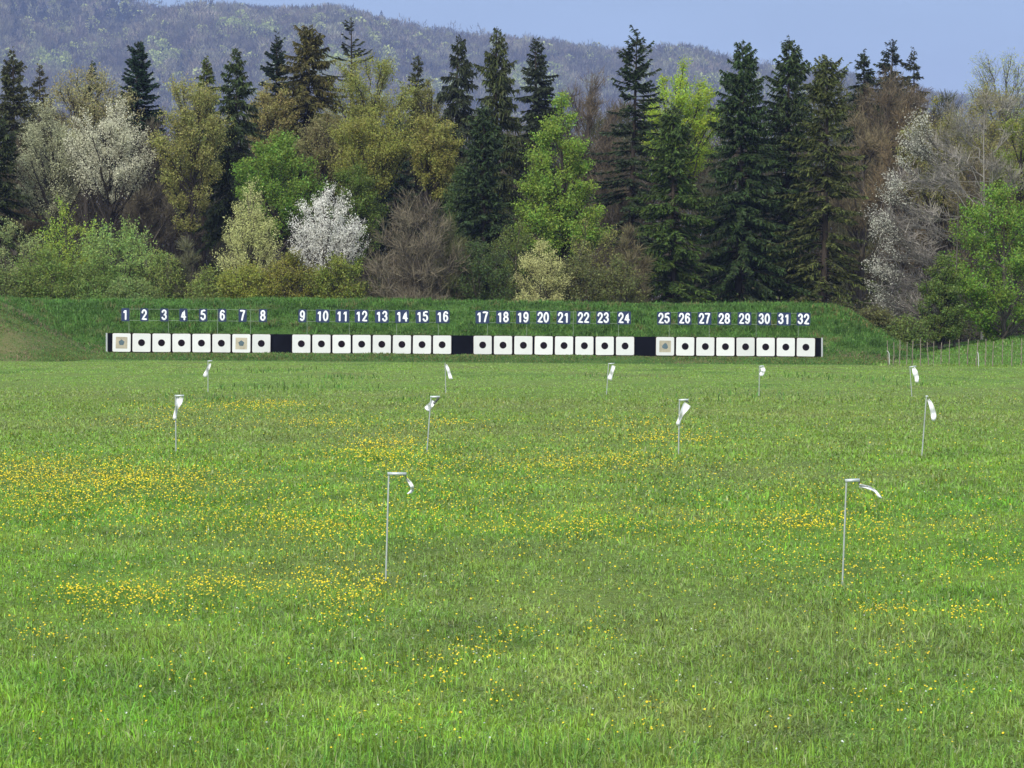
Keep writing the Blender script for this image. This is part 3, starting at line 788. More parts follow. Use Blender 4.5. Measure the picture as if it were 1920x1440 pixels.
def broadleaf(rng, H, cb, R, prof='round', nclump=26, nleaf=9000, leaf=0.2, ntwig=900, clump=0.36, stems=1, bare=False, twigw=0.03, spiky=0.0, flat=0.8, trunk_r=None, centers=None, aspect=0.6, twiglen=1.0, tip=0.75, attach=(-1.5, -0.9), kink=0.018):
    """-> (wood verts/quads), (crown verts/quads).  All in the tree's own space, z up from the base."""
    pf_ = PROF[prof]
    # clump centres filling the envelope, spread apart
    if centers is None:
        cand = []
        while len(cand) < nclump*14:
            t = rng.random(); a = rng.uniform(0, 2*np.pi); rr = R*pf_(np.array([t]))[0]
            if rng.random()*R > rr+0.12*R: continue
            q = math.sqrt(rng.uniform(0.08, 1))*rr*0.86
            cand.append((q*math.cos(a), q*math.sin(a), cb+(H-cb)*(0.05+0.88*t), t))
        cand = np.array(cand); ch = [int(np.argmax(cand[:, 2]))]
        dist = np.linalg.norm(cand[:, :3]-cand[ch[0], :3], axis=1)
        while len(ch) < nclump:
            j = int(np.argmax(dist*rng.uniform(0.6, 1, len(cand)))); ch.append(j)
            dist = np.minimum(dist, np.linalg.norm(cand[:, :3]-cand[j, :3], axis=1))
        cc = cand[ch][:, :3]
    else:
        cc = np.array(centers, float); nclump = len(cc)
    cr = R*clump*rng.uniform(0.65, 1.25, nclump)
    tr = trunk_r or (0.016*H+0.06)
    # trunks
    wood = []
    tips = []
    tall_ = cb + (H-cb)*tip
    ntr = stems
    tpaths = []
    for s in range(ntr):
        k = 9; tt = np.linspace(0, 1, k)
        off = rng.normal(0, 0.35*R if ntr > 1 else 0.05*R, 2)
        p = np.stack([tt*off[0]+0.02*H*np.sin(tt*3+rng.uniform(0, 6))*tt, tt*off[1]+0.02*H*np.sin(tt*3+rng.uniform(0, 6))*tt, tt*tall_*rng.uniform(0.85, 1)], -1)
        if ntr > 1: p[:, :2] += nrm(rng.normal(size=2))*0.03*R
        tpaths.append(p)
    trr = tr/math.sqrt(ntr)*np.linspace(1, 0.22, 9)[None]*np.ones((ntr, 1)); trr[:, 0] *= 1.25
    wood.append(tubes(np.array(tpaths), trr, 7))
    # limbs
    li = rng.integers(0, ntr, nclump); P0 = np.zeros((nclump, 3)); rad = np.zeros(nclump)
    for i in range(nclump):
        p = tpaths[li[i]]
        h = math.hypot(cc[i, 0], cc[i, 1])
        za = np.clip(cc[i, 2] + h*rng.uniform(*attach) - 0.06*H, cb*0.45+0.02*H, tall_*0.92)
        f = np.interp(za, p[:, 2], np.linspace(0, 1, len(p)))
        P0[i] = [np.interp(f, np.linspace(0, 1, len(p)), p[:, c_]) for c_ in range(3)]
        rad[i] = tr/math.sqrt(ntr)*(1-0.75*f)*0.5
    P1 = P0*0.45 + cc*0.55; P1[:, 2] = P0[:, 2]*0.6+cc[:, 2]*0.4; P1 += rng.normal(0, 0.05*R, P1.shape)
    LP = bez(P0, P1, cc, 8)
    LP[:, 2:-1] += rng.normal(0, kink*R, LP[:, 2:-1].shape)
    wood.append(tubes(LP, rad[:, None]*np.linspace(1, 0.25, 8)[None]+0.012, 5))
    # twigs
    ti = rng.choice(nclump, ntwig, p=cr**2/np.sum(cr**2))
    tf = rng.uniform(0.45, 1, ntwig)
    idx = tf*7; i0 = np.clip(idx.astype(int), 0, 6); fr = (idx-i0)[:, None]
    A = LP[ti, i0]*(1-fr)+LP[ti, i0+1]*fr
    d = nrm(rng.normal(size=(ntwig, 3))); rr = cr[ti]*rng.uniform(0.35, 1.0, ntwig)**0.7
    B = cc[ti] + d*rr[:, None]*np.array([1, 1, flat])
    B[:, 2] += spiky*cr[ti]*rng.random(ntwig)
    # keep twig ends inside the envelope
    tz = np.clip((B[:, 2]-cb)/(H-cb), 0, 1); lim = R*pf_(tz)*rng.uniform(0.85, 1.2, ntwig)+0.15*R
    hh = np.hypot(B[:, 0], B[:, 1]); sc_ = np.minimum(1, lim/np.maximum(hh, 1e-6))
    if centers is None: B[:, :2] *= sc_[:, None]
    B[:, 2] = np.minimum(B[:, 2], H+0.02*H*rng.random(ntwig))
    Mid = A*0.5+B*0.5; Mid[:, 2] -= 0.10*np.linalg.norm(B-A, axis=1); Mid += rng.normal(0, 0.06, Mid.shape)
    TP = bez(A, Mid, B, 4)
    wood.append(tubes(TP, (0.75*twigw*np.linspace(1, 0.3, 4))[None]*rng.uniform(0.6, 1.4, (ntwig, 1)), 3))
    if bare:
        n = nleaf
        j = rng.integers(0, ntwig, n); f = rng.uniform(0.25, 1, n); ix = f*3; a0 = np.clip(ix.astype(int), 0, 2); fr = (ix-a0)[:, None]
        S0 = TP[j, a0]*(1-fr)+TP[j, a0+1]*fr
        dirr = nrm(nrm(B-A)[j]*0.7 + nrm(rng.normal(size=(n, 3)))*0.75 + np.array([0, 0, 0.35]))
        S1 = S0 + dirr*(twiglen*rng.uniform(0.35, 1.1, n))[:, None]
        crown = ribbons(S0, S1, leaf*rng.uniform(0.6, 1.4, n), rng, 0.3)
        if True:      # buds and catkins
            k = n//3; q = rng.integers(0, n, k)
            crown = cat(crown, leaves(S0[q]+(S1-S0)[q]*rng.random((k, 1)), rng.uniform(0.06, 0.14, k), rng))
    else:
        n = nleaf
        j = rng.integers(0, ntwig, n); f = rng.uniform(0.15, 1.08, n)**0.8
        ix = np.clip(f, 0, 1)*3; a0 = np.clip(ix.astype(int), 0, 2); fr = (f*3-a0)[:, None]
        P = TP[j, a0]*(1-fr)+TP[j, a0+1]*fr + rng.normal(0, leaf*0.75, (n, 3))
        crown = leaves(P, 0.82*leaf*rng.uniform(0.5, 1.5, n), rng, aspect)
    return cat(*wood), crown

def conifer(rng, H, R, cb=0.0, power=0.85, whorl=0.44, per=6, droop=0.35, dens=1.0, gap=0.12, spray=0.5, ragged=0.25, dead=0):
    """trunk plus whorls of drooping boughs hung with needle sprays"""
    k = 10; tt = np.linspace(0, 1, k)
    p = np.stack([0.15*np.sin(tt*4+rng.uniform(0, 6))*tt, 0.15*np.sin(tt*3+rng.uniform(0, 6))*tt, tt*H], -1)
    tr = 0.012*H+0.08
    wood = [tubes(p[None], (tr*(1-tt)**0.85+0.015)[None], 7)]
    A, B, W_ = [], [], []
    z = cb + 0.3; bp, br = [], []
    while z < H-0.25:
        t = (z-cb)/(H-cb); L0 = R*np.clip(1-t, 0, 1)**power
        for b_ in range(rng.integers(per-1, per+2)):
            if rng.random() < gap: continue
            az = rng.uniform(0, 2*np.pi); Ln = max(0.22, L0*(1+rng.normal(0, ragged))*rng.uniform(0.75, 1.1))
            s = np.linspace(0, 1, 6)
            rise = np.interp(t, [0, 0.6, 1], [-0.12, 0.12, 0.75])
            hz_ = Ln*s*(1-0.08*s); vz = Ln*(rise*s - droop*np.interp(t, [0, 0.8, 1], [1.1, 0.8, 0.15])*s**1.6 + 0.14*s**4)
            zz = z+rng.normal(0, whorl*0.55)
            q = np.stack([np.cos(az)*hz_, np.sin(az)*hz_, zz+vz], -1)
            bp.append(q); br.append((0.012+0.010*Ln)*np.linspace(1, 0.25, 6))
            m_ = max(5, int(Ln*11*dens))
            f = rng.uniform(0.10, 1, m_)**0.8
            base = np.stack([np.interp(f, s, q[:, c_]) for c_ in range(3)], -1)
            side = np.array([-np.sin(az), np.cos(az), 0]); fw = np.array([np.cos(az), np.sin(az), 0])
            sg = rng.choice([-1, 1], m_)
            ln = spray*(0.55+0.8*(1-f))*rng.uniform(0.5, 1.3, m_)*min(1, 0.4+Ln*0.35)
            dd = side[None]*(sg*rng.uniform(0.1, 1, m_))[:, None] + fw[None]*rng.uniform(0.2, 0.9, m_)[:, None]
            dd = nrm(dd); dd[:, 2] -= rng.uniform(0.0, 1.5, m_)*(droop*2.4) - 0.15
            A.append(base); B.append(base+dd*ln[:, None]); W_.append(rng.uniform(0.10, 0.22, m_)*min(1, 0.5+Ln*0.3))
        z += whorl*rng.uniform(0.7, 1.25)*(0.6+0.4*(1-t))
    n = 26    # leader
    zt = rng.uniform(H-1.4, H, n); a0 = np.zeros((n, 3)); a0[:, 2] = zt; a0[:, :2] = p[-1, :2]
    A.append(a0); B.append(a0 + nrm(rng.normal(size=(n, 3))*np.array([1, 1, 0.4])+np.array([0, 0, 0.8]))*np.clip((H-zt)*0.4+0.15, 0.1, 0.5)[:, None]); W_.append(np.full(n, 0.09))
    wood.append(tubes(np.array(bp), np.array(br), 4))
    A = np.concatenate(A); B = np.concatenate(B); W_ = np.concatenate(W_)
    return cat(*wood), ribbons(A, B, W_, rng, 0.35)

GAIN = {'leaf': 1.65, 'needle': (1.95, 1.8, 1.1), 'blossom': 1.15, 'twig': 1.15}
def plant(name, cat_, label, px, top, w_, Y, wood, crown, bark, col, m, group=None, crown_name='crown', trunk_name='trunk', base=None):
    x = at(px, 577, Y)[0] if base is None else base[0]
    z = base[2] if base is not None else float(top_z(np.array(x), np.array(Y)))
    t = empty(name, (x, Y, z-0.05), label, cat_, group)
    obj(trunk_name, mesh_from(trunk_name, wood[0], wood[1]), M_BARK, t, bark)
    obj(crown_name, mesh_from(crown_name, crown[0], crown[1]), m, t, tuple(np.array(col)*np.array(GAIN.get(m.name, 1.0))))
    return t

def dims(px, top, bot, w_, Y):
    x = at(px, 577, Y)[0]; z0 = float(top_z(np.array(x), np.array(Y)))-0.05
    return at(px, top, Y)[2]-z0, max(0.0, at(px, bot, Y)[2]-z0), w_*0.5*Y/FPX

SPR = (0.030, 0.054, 0.017); DK = (0.012, 0.026, 0.018); OLV = (0.052, 0.056, 0.022); BRN = (0.050, 0.042, 0.034)
# px, top, crown bottom, width, distance, colour, options, label
CON = [
 (22, 95, 420, 120, 372, (0.030, 0.036, 0.020), dict(), 'tall dark spruce standing at the far left of the wood'),
 (73, 122, 330, 72, 392, (0.036, 0.038, 0.024), dict(gap=.35), 'thin small spruce top just right of the far left spruce'),
 (172, 116, 330, 60, 402, DK, dict(), 'little dark spruce tip peeping over the pale olive tree on the left'),
 (257, 80, 330, 104, 400, (0.012, 0.028, 0.022), dict(dens=1.6, gap=.03, droop=.2, ragged=.14, per=7, power=.72), 'dense blue black fir with a neat cone against the hill'),
 (384, 106, 300, 64, 402, (0.050, 0.070, 0.018), dict(dens=1.3), 'small yellowish green spruce tip above the broad olive tree'),
 (440, 90, 430, 132, 360, (0.024, 0.038, 0.018), dict(droop=.5, gap=.18), 'drooping dark spruce beside the broad olive tree, long bare limbs at its top'),
 (516, 67, 300, 84, 394, (0.014, 0.026, 0.020), dict(dens=1.5, gap=.04, droop=.18), 'dense black green fir top left of the brownish spruce'),
 (575, 48, 330, 150, 378, (0.050, 0.050, 0.024), dict(dens=1.2, droop=.45, power=.7), 'broad brownish olive spruce rising above the golden trees'),
 (655, 32, 300, 112, 395, (0.020, 0.028, 0.017), dict(gap=.4, per=4, droop=.1, whorl=.8, ragged=.4), 'sparse dark fir with upswept boughs, the highest top in the wood'),
 (780, 104, 330, 72, 388, (0.032, 0.040, 0.020), dict(), 'short spruce top between the yellow olive tree and the drooping spruces'),
 (742, 225, 470, 90, 366, DK, dict(), 'dark spruce hidden between the two golden oaks'),
 (857, 69, 450, 138, 371, (0.018, 0.026, 0.018), dict(droop=.6, gap=.2, whorl=.62, dens=1.2), 'drooping black spruce with light showing between its boughs, left of a twin'),
 (930, 50, 600, 158, 358, (0.028, 0.038, 0.018), dict(droop=.55, dens=1.15, whorl=.55), 'big spruce hung with brown cones near the middle of the wood'),
 (1003, 73, 330, 100, 388, (0.017, 0.026, 0.018), dict(dens=1.3), 'dark ragged spruce top right of the cone laden spruce'),
 (903, 200, 640, 118, 343, (0.018, 0.034, 0.018), dict(dens=1.2, power=.6), 'dark spruce at the wood edge below the cone laden one'),
 (1187, 61, 450, 118, 360, (0.017, 0.030, 0.018), dict(gap=.22, droop=.25, power=.6, whorl=.6), 'tall narrow spruce with an open crown above a long bare trunk'),
 (1262, 205, 640, 160, 338, SPR, dict(dens=1.3, power=.7), 'lower broad spruce in front of the bright yellow green tree'),
 (1388, 79, 640, 190, 345, (0.020, 0.038, 0.018), dict(dens=1.25, power=.75, droop=.4), 'largest of the three tall spruces standing together on the right'),
 (1475, 72, 640, 160, 352, (0.022, 0.038, 0.018), dict(dens=1.1, power=.72, droop=.4), 'middle one of the three tall spruces standing together on the right'),
 (1547, 107, 640, 165, 344, (0.040, 0.052, 0.022), dict(gap=.25, dens=.95, power=.65, droop=.35), 'thin olive spruce with a visible dark trunk, right of the three tall ones'),
 (1615, 93, 260, 74, 404, (0.018, 0.028, 0.020), dict(), 'dark spruce top left of a pair above the brown bare trees'),
 (1666, 75, 260, 84, 405, (0.014, 0.022, 0.018), dict(gap=.2), 'black spruce top standing highest above the brown bare trees'),
 (1708, 92, 260, 74, 406, (0.022, 0.028, 0.018), dict(gap=.4, per=5), 'thin ragged spruce top at the right end above the brown bare trees'),
 (-4, 225, 470, 110, 346, (0.020, 0.030, 0.016), dict(dens=1.3, power=.6), 'dark spruce cut by the left edge behind the pale shrubs'),
]
for i, (px, top, bot, w_, Y, col, op, lab) in enumerate(CON):
    r_ = np.random.default_rng(100+i)
    H, cb, R = dims(px, top, bot, w_, Y)
    wood, crown = conifer(r_, H, R*1.4, cb, **{**op, 'power': op.get('power', .85)*.85, 'dens': op.get('dens', 1)*2.2})
    t = plant('spruce', 'spruce', lab, px, top, w_, Y, wood, crown, (0.045, 0.036, 0.028), col, M_NEEDLE, 'spruces in the wood')
    t.rotation_euler.y = r_.normal(0, 0.012); t.location.x -= math.sin(t.rotation_euler.y)*H*0.9

OL = (0.150, 0.125, 0.042); GOLD = (0.200, 0.155, 0.030); GRN = (0.105, 0.185, 0.026); LIME = (0.205, 0.275, 0.030); CREAM = (0.34, 0.33, 0.22)
DB = (0.040, 0.034, 0.028)
# px, top, bottom, width, dist, colour, bark, material, opts, name, label
BRO = [
 (165, 128, 300, 190, 378, (0.215, 0.20, 0.088), DB, 'L', dict(nleaf=7000, spiky=.5), 'olive_tree_crown', 'pale straw coloured tree behind the blossoming cherries on the left'),
 (95, 190, 420, 150, 352, (0.38, 0.39, 0.24), DB, 'B', dict(nleaf=8500, spiky=.5, leaf=.17), '', 'faded cream green cherry left of the fuller blossoming cherry'),
 (205, 192, 380, 160, 350, (0.56, 0.55, 0.41), DB, 'B', dict(nleaf=9500, spiky=.6, leaf=.17), '', 'cream blossoming cherry rising over the mint green shrub'),
 (355, 134, 440, 175, 351, (0.205, 0.205, 0.060), DB, 'L', dict(nleaf=10500, prof='vase', nclump=34, tip=.6, ntwig=1300), '', 'broad olive tree with a forked dark trunk and fan of limbs'),
 (505, 148, 300, 95, 374, (0.20, 0.18, 0.06), DB, 'L', dict(nleaf=5000), '', 'light olive tree top between the two dark firs'),
 (522, 248, 440, 155, 346, (0.110, 0.178, 0.026), DB, 'L', dict(nleaf=12000, leaf=.23), '', 'fresh green maple above the yellow white cone shaped tree'),
 (612, 203, 330, 130, 362, (0.155, 0.146, 0.058), DB, 'L', dict(nleaf=6500), '', 'dull olive brown tree left of the golden oaks'),
 (690, 92, 300, 180, 377, (0.180, 0.190, 0.046), DB, 'L', dict(nleaf=10500), '', 'rounded yellow olive tree below the highest fir'),
 (695, 194, 400, 185, 353, (0.188, 0.195, 0.040), DB, 'L', dict(nleaf=10000, prof='vase', nclump=34, tip=.55, ntwig=1300), '', 'golden oak with dark spreading limbs at the wood edge'),
 (812, 212, 380, 115, 352, (0.190, 0.188, 0.044), DB, 'L', dict(nleaf=7000, prof='vase', tip=.6), '', 'smaller golden oak right of the spreading one'),
 (662, 300, 500, 120, 349, (0.085, 0.125, 0.022), DB, 'L', dict(nleaf=8500), '', 'mid green tree beneath the golden oak behind the white blossom'),
 (795, 135, 330, 70, 380, (0.155, 0.155, 0.045), DB, 'L', dict(nleaf=3500), '', 'narrow olive tree below the short spruce top'),
 (1045, 160, 480, 178, 341, (0.138, 0.208, 0.030), DB, 'L', dict(nleaf=15000, prof='cone', nclump=44, leaf=.24, flat=.5, ntwig=1500), '', 'large bright green maple with layered boughs in mid wood'),
 (1276, 102, 330, 150, 375, (0.215, 0.290, 0.028), DB, 'L', dict(nleaf=9500, leaf=.22), '', 'vivid yellow green tree top behind the tall spruces'),
 (862, 305, 450, 58, 347, (0.055, 0.090, 0.024), DB, 'L', dict(nleaf=5000), '', 'teal green tree squeezed between golden oak and dark spruce'),
 (1838, 150, 420, 180, 352, (0.175, 0.168, 0.048), (0.16, 0.145, 0.125), 'L', dict(nleaf=7500, ntwig=1300), '', 'yellow olive tree behind the grey leaning branches on the right'),
 (1880, 85, 330, 190, 360, (0.22, 0.25, 0.12), (0.12, 0.11, 0.09), 'L', dict(nleaf=2200, leaf=.2, nclump=30, ntwig=900, prof='vase', clump=.28), '', 'thin pale tree at the right with sky between its twigs'),
 (1915, 190, 480, 110, 340, (0.150, 0.180, 0.030), DB, 'L', dict(nleaf=7000, prof='column'), '', 'yellow green tree cut by the right edge'),
 (1880, 335, 640, 215, 322, (0.112, 0.188, 0.024), (0.09, 0.08, 0.065), 'L', dict(nleaf=11500, nclump=36, leaf=.23, flat=.6, clump=.30, ntwig=1400), '', 'vivid green leafy tree low at the right edge of the wood'),
 (1748, 165, 420, 130, 348, (0.165, 0.160, 0.046), DB, 'L', dict(nleaf=5500), '', 'olive yellow tree just right of the leaning white blossom'),
 (1765, 470, 640, 90, 319, (0.085, 0.125, 0.026), DB, 'L', dict(nleaf=6000, stems=3, prof='egg'), '', 'small green bushy tree at the end of the earth bank'),
]
for i, (px, top, bot, w_, Y, col, bark, mk, op, _nm, lab) in enumerate(BRO):
    r_ = np.random.default_rng(300+i)
    H, cb, R = dims(px, top, bot, w_, Y)
    op = dict(op); op['nleaf'] = int(op.get('nleaf', 9000)*3.0); op.setdefault('flat', .62); op.setdefault('clump', .29); op.setdefault('nclump', 36); op.setdefault('twigw', .02)
    wood, crown = broadleaf(r_, H, cb, R*1.14, **op)
    nm = 'blossom_tree' if mk == 'B' else 'broadleaf_tree'
    plant(nm, 'blossoming tree' if mk == 'B' else 'broadleaf tree', lab, px, top, w_, Y, wood, crown, bark, col, M_BLOSSOM if mk == 'B' else M_LEAF, 'blossoming trees along the wood' if mk == 'B' else 'leafy trees in the wood')

BAR = [
 (1105, 128, 400, 150, 396, (0.131, 0.103, 0.068), dict(), 'reddish brown bare tree behind the bright green maple'),
 (1670, 128, 380, 180, 388, (0.131, 0.104, 0.065), dict(nleaf=15000, nclump=36), 'dense red brown bare tree below the three spruce tops'),
 (1612, 190, 560, 160, 372, (0.163, 0.135, 0.076), dict(nleaf=12000), 'tan bare tree right of the thin olive spruce'),
 (1690, 185, 520, 150, 365, (0.163, 0.124, 0.068), dict(nleaf=11000), 'orange brown bare tree behind the white blossom on the right'),
 (280, 215, 480, 110, 380, (0.105, 0.092, 0.060), dict(), 'grey brown bare tree between the cherry and the olive tree'),
 (1145, 300, 600, 120, 366, (0.110, 0.092, 0.056), dict(), 'dull brown bare tree behind the long bare spruce trunk'),
 (1855, 260, 600, 190, 345, (0.158, 0.135, 0.076), dict(nleaf=9000), 'bare tan twigged tree above the vivid green one at the right'),
 (35, 240, 500, 100, 362, (0.095, 0.078, 0.048), dict(), 'brown bare tree left of the faded cream cherry'),
 (775, 350, 640, 190, 326, (0.165, 0.142, 0.098), dict(nleaf=11000, stems=4, prof='egg', nclump=36, twiglen=1.2), 'reddish brown bare bush tree right of the white blossom tree'),
 (845, 400, 640, 100, 328, (0.116, 0.124, 0.053), dict(stems=3, prof='egg'), 'greenish grey twiggy tree right of the reddish bare bush tree'),
 (1178, 420, 640, 80, 330, (0.137, 0.119, 0.064), dict(stems=4, prof='column'), 'thin brown saplings left of the broad lower spruce'),
 (345, 445, 640, 90, 327, (0.121, 0.124, 0.068), dict(stems=3, prof='egg'), 'grey twiggy shrub in front of the forked olive trunk'),
]
for i, (px, top, bot, w_, Y, col, op, lab) in enumerate(BAR):
    r_ = np.random.default_rng(500+i)
    H, cb, R = dims(px, top, bot, w_, Y)
    o2 = dict(bare=True, nleaf=8000, leaf=0.036, ntwig=1300, nclump=28); o2.update(op)
    wood, crown = broadleaf(r_, H, cb, R, **o2)
    plant('bare_tree', 'bare tree', lab, px, top, w_, Y, wood, crown, (0.085, 0.075, 0.062), col, M_TWIG, 'bare trees in the wood')

# blossoming and leafy shrubs along the foot of the wood
SHR = [
 (467, 324, 520, 135, 328, (0.52, 0.54, 0.23), 'B', dict(prof='cone', nleaf=11000, nclump=44, spiky=.6, leaf=.17, aspect=.4), 'blossom_tree', 'cone shaped yellow white blossoming tree left of the pure white one'),
 (614, 345, 520, 150, 326, (0.74, 0.73, 0.67), 'B', dict(prof='egg', nleaf=12000, nclump=44, spiky=.6, leaf=.17, aspect=.4), 'blossom_tree', 'pure white blossoming tree, brightest in front of the wood'),
 (1018, 450, 640, 120, 324, (0.50, 0.50, 0.21), 'B', dict(prof='egg', nleaf=8500, stems=4, nclump=30, spiky=.6, leaf=.17, aspect=.4), 'blossom_bush', 'pale yellow blossoming bush below the bright green maple'),
 (130, 356, 640, 215, 331, (0.196, 0.264, 0.039), 'L', dict(prof='cone', nleaf=13000, nclump=40), 'shrub', 'pointed light green shrub left of the mint green one'),
 (225, 402, 640, 165, 328, (0.170, 0.245, 0.066), 'L', dict(nleaf=12500, nclump=36), 'shrub', 'rounded mint green shrub below the cream cherry'),
 (25, 402, 640, 150, 330, (0.183, 0.215, 0.080), 'L', dict(nleaf=9500), 'shrub', 'grey green shrub at the left edge of the wood'),
 (85, 462, 660, 130, 326, (0.115, 0.163, 0.034), 'L', dict(nleaf=8500), 'shrub', 'dull green shrub in front of the pointed light green one'),
 (180, 490, 660, 110, 325, (0.115, 0.170, 0.039), 'L', dict(nleaf=8000), 'shrub', 'low green shrub in front of the mint green one'),
 (10, 505, 660, 90, 324, (0.102, 0.137, 0.034), 'L', dict(nleaf=6000), 'shrub', 'low dark shrub in the left corner above the bank'),
 (297, 460, 660, 95, 326, (0.143, 0.182, 0.044), 'L', dict(nleaf=6500), 'shrub', 'loose green shrub between mint green shrub and grey twigs'),
 (245, 520, 660, 90, 323, (0.129, 0.182, 0.054), 'L', dict(nleaf=6000), 'shrub', 'low green bush right above target signs 1 and 2'),
 (400, 500, 660, 90, 324, (0.143, 0.177, 0.041), 'L', dict(nleaf=6000), 'shrub', 'low green bush above sign 5, left of the yellow tinged one'),
 (465, 492, 660, 100, 323, (0.177, 0.196, 0.034), 'L', dict(nleaf=7500), 'shrub', 'yellow tinged bush at the foot of the cone shaped blossom tree'),
 (548, 468, 660, 115, 324, (0.157, 0.156, 0.029), 'L', dict(nleaf=9000), 'shrub', 'olive bush between the two blossoming trees'),
 (632, 476, 660, 95, 323, (0.143, 0.170, 0.031), 'L', dict(nleaf=7500), 'shrub', 'olive green bush at the foot of the pure white tree'),
 (965, 400, 640, 90, 336, (0.095, 0.124, 0.029), 'L', dict(nleaf=6000), 'shrub', 'dull green undergrowth tree above left of the pale yellow bush'),
 (905, 440, 660, 110, 327, (0.049, 0.076, 0.021), 'L', dict(nleaf=7500), 'shrub', 'dark green shrub below the dark spruce in mid wood'),
 (1110, 395, 660, 110, 330, (0.149, 0.154, 0.044), 'L', dict(nleaf=4500, stems=4, prof='column'), 'shrub', 'cluster of pale olive saplings right of the pale yellow bush'),
 (1085, 470, 660, 110, 326, (0.095, 0.105, 0.034), 'L', dict(nleaf=5500, stems=3), 'shrub', 'dim olive bush touching the right side of the pale yellow bush'),
 (1160, 480, 660, 90, 325, (0.098, 0.111, 0.034), 'L', dict(nleaf=4500, stems=3), 'shrub', 'dim olive bush above sign 24'),
 (700, 480, 660, 60, 330, (0.081, 0.105, 0.029), 'L', dict(nleaf=3500), 'shrub', 'small dark green bush left of the reddish bare bush tree'),
 (1640, 575, 690, 60, 318, (0.098, 0.101, 0.033), 'L', dict(nleaf=2800, stems=3), 'shrub', 'straw coloured low bush on the falling end of the bank'),
 (1700, 590, 690, 80, 317, (0.102, 0.144, 0.034), 'L', dict(nleaf=4000, stems=3), 'shrub', 'low green bush under the grey leaning branches'),
]
for i, (px, top, bot, w_, Y, col, mk, op, nm, lab) in enumerate(SHR):
    r_ = np.random.default_rng(700+i)
    H, cb, R = dims(px, top, bot, w_, Y)
    o2 = dict(ntwig=900, leaf=.20, stems=1 if nm == 'blossom_tree' else 3, prof='egg' if nm == 'blossom_tree' else 'round', twigw=.02, nclump=34, clump=.32); o2.update(op); o2['nleaf'] = int(o2['nleaf']*2.1)
    wood, crown = broadleaf(r_, H, cb, R*(1.28 if nm == 'shrub' else 1.05), **o2)
    cn = {'blossom_tree': 'blossoming tree', 'blossom_bush': 'blossoming bush', 'shrub': 'shrub'}[nm]
    gr = 'blossoming trees along the wood' if nm == 'blossom_tree' else 'shrubs along the foot of the wood'
    plant(nm, cn, lab, px, top, w_, Y, wood, crown, (0.075, 0.064, 0.052), col, M_BLOSSOM if mk == 'B' else M_LEAF, gr)

# blossom leaning out of the wood on the right, and the grey leaning bare tree before it
def custom(name, cn, lab, base_px, Y, clumps, R, col, m, seed, bark, group, **op):
    x = at(base_px, 577, Y)[0]; z0 = float(top_z(np.array(x), np.array(Y)))-0.05; b0 = np.array([x, Y, z0])
    r_ = np.random.default_rng(seed)
    cc = np.array([at(a, b_, Y + r_.uniform(-2, 2))-b0 for a, b_ in clumps]); H = cc[:, 2].max()+1
    wood, crown = broadleaf(r_, H, 0.15*H, R, centers=cc, **op)
    plant(name, cn, lab, base_px, 0, 0, Y, wood, crown, bark, col, m, group, base=b0)
custom('blossom_tree', 'blossoming tree', 'leaning white blossoming tree with scattered sprays on the right', 1790, 321,
       [(1722, 222), (1705, 240), (1718, 258), (1700, 268), (1720, 282), (1690, 300), (1668, 335), (1675, 345), (1660, 362), (1640, 405), (1655, 418), (1635, 440), (1655, 455), (1642, 480), (1632, 500), (1655, 505), (1628, 530), (1645, 545), (1640, 425), (1650, 560)],
       4.2, (0.46, 0.45, 0.38), M_BLOSSOM, 900, (0.11, 0.10, 0.085), 'blossoming trees along the wood', nleaf=8500, ntwig=800, clump=.27, leaf=.18, spiky=.4, trunk_r=.11, aspect=.5, twigw=.02, attach=(-0.8, 0.1), kink=.04)
custom('bare_tree', 'bare tree', 'pale grey bare tree leaning left over the end of the bank', 1850, 323,
       [(1735, 265), (1690, 330), (1720, 345), (1700, 400), (1660, 410), (1735, 395), (1760, 330), (1690, 450), (1670, 480), (1720, 470), (1665, 520), (1700, 530), (1740, 520), (1680, 560), (1715, 575), (1690, 595), (1750, 440), (1775, 300), (1740, 590), (1650, 580)],
       4.6, (0.27, 0.245, 0.215), M_TWIG, 901, (0.20, 0.188, 0.17), 'bare trees in the wood', bare=True, nleaf=4000, leaf=.04, ntwig=520, clump=.42, twigw=.034, trunk_r=.085, twiglen=1.2, attach=(-0.45, 0.35), kink=0.06, tip=.9)

custom('bare_tree', 'bare tree', 'silver limbed bare tree with thin open branches left of the right edge', 1842, 333,
       [(1790, 205), (1830, 225), (1762, 255), (1850, 180), (1885, 240), (1812, 290), (1870, 300), (1775, 320), (1900, 190), (1840, 350), (1800, 240), (1745, 290), (1905, 330)],
       4.4, (0.20, 0.185, 0.15), M_TWIG, 903, (0.27, 0.255, 0.23), 'bare trees in the wood', bare=True, nleaf=3000, leaf=.035, ntwig=420, clump=.34, twigw=.03, trunk_r=.15, twiglen=1.1, attach=(-1.1, -0.4), kink=0.05, tip=.9)

